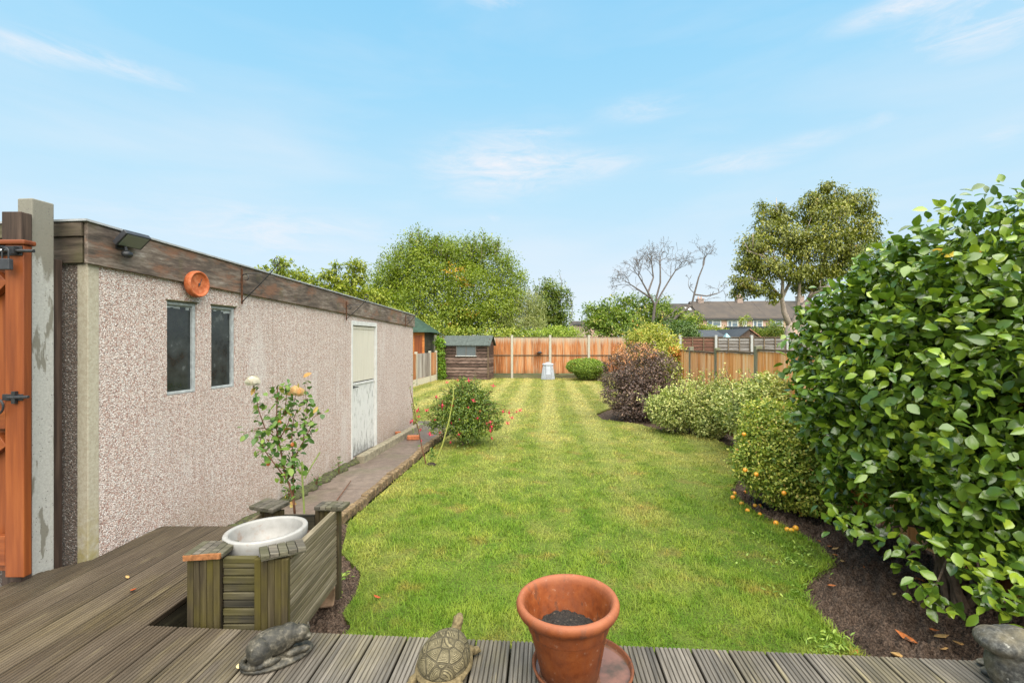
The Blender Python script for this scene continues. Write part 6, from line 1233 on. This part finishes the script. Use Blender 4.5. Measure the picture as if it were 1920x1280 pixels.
for k in range(60):
    q = LB[k % len(LB)]; a0 = Q(q[-1])[0].lerp(Q(q[-2])[0], rg.random()); mb.tube([a0, a0+Vector((rg.uniform(-1, 1), rg.uniform(-.6, .6), rg.uniform(-.5, 1)))*1.1], [.035, .015], 4)
mb.build('trunk', m_pale, wal, smooth=True)
bw = [BL(x, y, Yw+dy, r_, rz) for x, y, dy, r_, rz in ((1440, 393, .5, 22, 18), (1465, 405, .3, 22, 20), (1428, 425, 0, 26, 22), (1470, 440, -.5, 36, 28), (1515, 400, .8, 26, 24), (1530, 375, .5, 24, 20), (1565, 372, .3, 28, 22), (1600, 378, .2, 30, 20), (1625, 395, .3, 18, 16), (1560, 410, -.3, 38, 30), (1610, 425, 0, 30, 26), (1630, 445, .2, 16, 22), (1540, 450, -.8, 40, 30), (1590, 460, -.2, 38, 28), (1500, 465, -.9, 34, 26), (1420, 460, -.6, 34, 22), (1400, 490, -.4, 28, 18), (1440, 500, -1, 34, 20), (1490, 510, -.8, 30, 18), (1530, 505, -.2, 34, 24), (1570, 500, .5, 30, 20), (1395, 525, -.4, 24, 18), (1385, 545, 0, 16, 12), (1425, 540, -.8, 24, 14), (1455, 555, -.6, 14, 10), (1535, 535, .6, 22, 14), (1500, 540, .6, 18, 12), (1550, 350, .3, 14, 10))]
m_wal = leafmat('olive_leaf', [(0, (.042, .058, .010)), (.3, (.088, .112, .018)), (.6, (.155, .180, .030)), (.88, (.25, .26, .055)), (.97, (.36, .29, .09)), (1, (.45, .24, .07))], .42, .25)
foliage('crown', bw, 36000, .20, .095, m_wal, wal, seed=211, per=20, sig=.17, shell=(.55, 1.12), inner=.25, tw=.55, droop=.9, flat=.7)

# bare tree
bt = E('bare_tree', (X_(1226, 28), 28, -.14), 'leafless grey tree with spreading twiggy branches against the sky', 'tree')
m_bare = plain('bare_grey_bark', (.13, .11, .10), .85, vary=.3, scale=14); mb = MB(); rnd = random.Random(17); tips = []
R_ = lambda *a: [P(x, y, 28+dy) for x, y, dy in a]
mb.tube(R_((1222, 700, 0), (1222, 650, 0), (1223, 612, 0), (1228, 570, 0)), [.12, .105, .09, .08], 9)
LM = [((1228, 572, 0), (1215, 548, -.2), (1205, 530, -.3), (1197, 516, -.4)), ((1228, 572, 0), (1240, 550, .2), (1255, 525, .4), (1266, 508, .3)), ((1230, 560, 0), (1238, 530, 0), (1238, 508, 0), (1237, 492, 0)), ((1215, 548, 0), (1225, 520, .5), (1222, 495, .6)), ((1222, 560, 0), (1200, 545, -.5), (1185, 535, -.8))]
for q in LM:
    pts = R_(*q); mb.tube(pts, list(np.linspace(.062, .034, len(pts))), 7); d = pts[-1]-pts[-2]
    for k in range(4): grow(mb, pts[-1], d+Vector((rnd.gauss(0, .3), rnd.gauss(0, .3), 0)), .62, .024, 4, rnd, tips, bend=.34, up=.03, sides=4, split=(2, 3), spread=.95, minr=.007)
    grow(mb, pts[-2], d+Vector((rnd.gauss(0, .6), rnd.gauss(0, .3), 0)), .60, .024, 3, rnd, tips, bend=.30, up=.05, sides=4, split=(2, 3), spread=.75, minr=.007)
# right hand limb rising from the bushes
rl_ = [((1262, 600, 0), (1275, 588, 0), (1297, 572, 0), (1302, 550, 0), (1310, 520, 0), (1318, 500, 0)), ((1297, 572, 0), (1275, 575, 0), (1262, 585, 0)), ((1302, 552, 0), (1325, 555, 0), (1345, 550, 0))]
for i, q in enumerate(rl_):
    pts = R_(*q); mb.tube(pts, list(np.linspace(.085 if not i else .05, .035, len(pts))), 7); d = pts[-1]-pts[-2]
    for k in range(3 if not i else 2): grow(mb, pts[-1], d+Vector((rnd.gauss(0, .3), rnd.gauss(0, .3), 0)), .66 if not i else .5, .028 if not i else .02, 4 if not i else 3, rnd, tips, bend=.32, up=.03, sides=4, split=(2, 3), spread=.95, minr=.007)
    if not i: grow(mb, pts[3], Vector((-.7, 0, .6)), .6, .028, 3, rnd, tips, bend=.3, sides=4, minr=.010); grow(mb, pts[2], Vector((.9, 0, .3)), .6, .025, 3, rnd, tips, bend=.3, sides=4, minr=.010)
mb.tube(R_((1226, 640, 0), (1240, 618, 0), (1262, 600, 0)), [.12, .10, .085], 7)
mb.build('trunk', m_bare, bt)
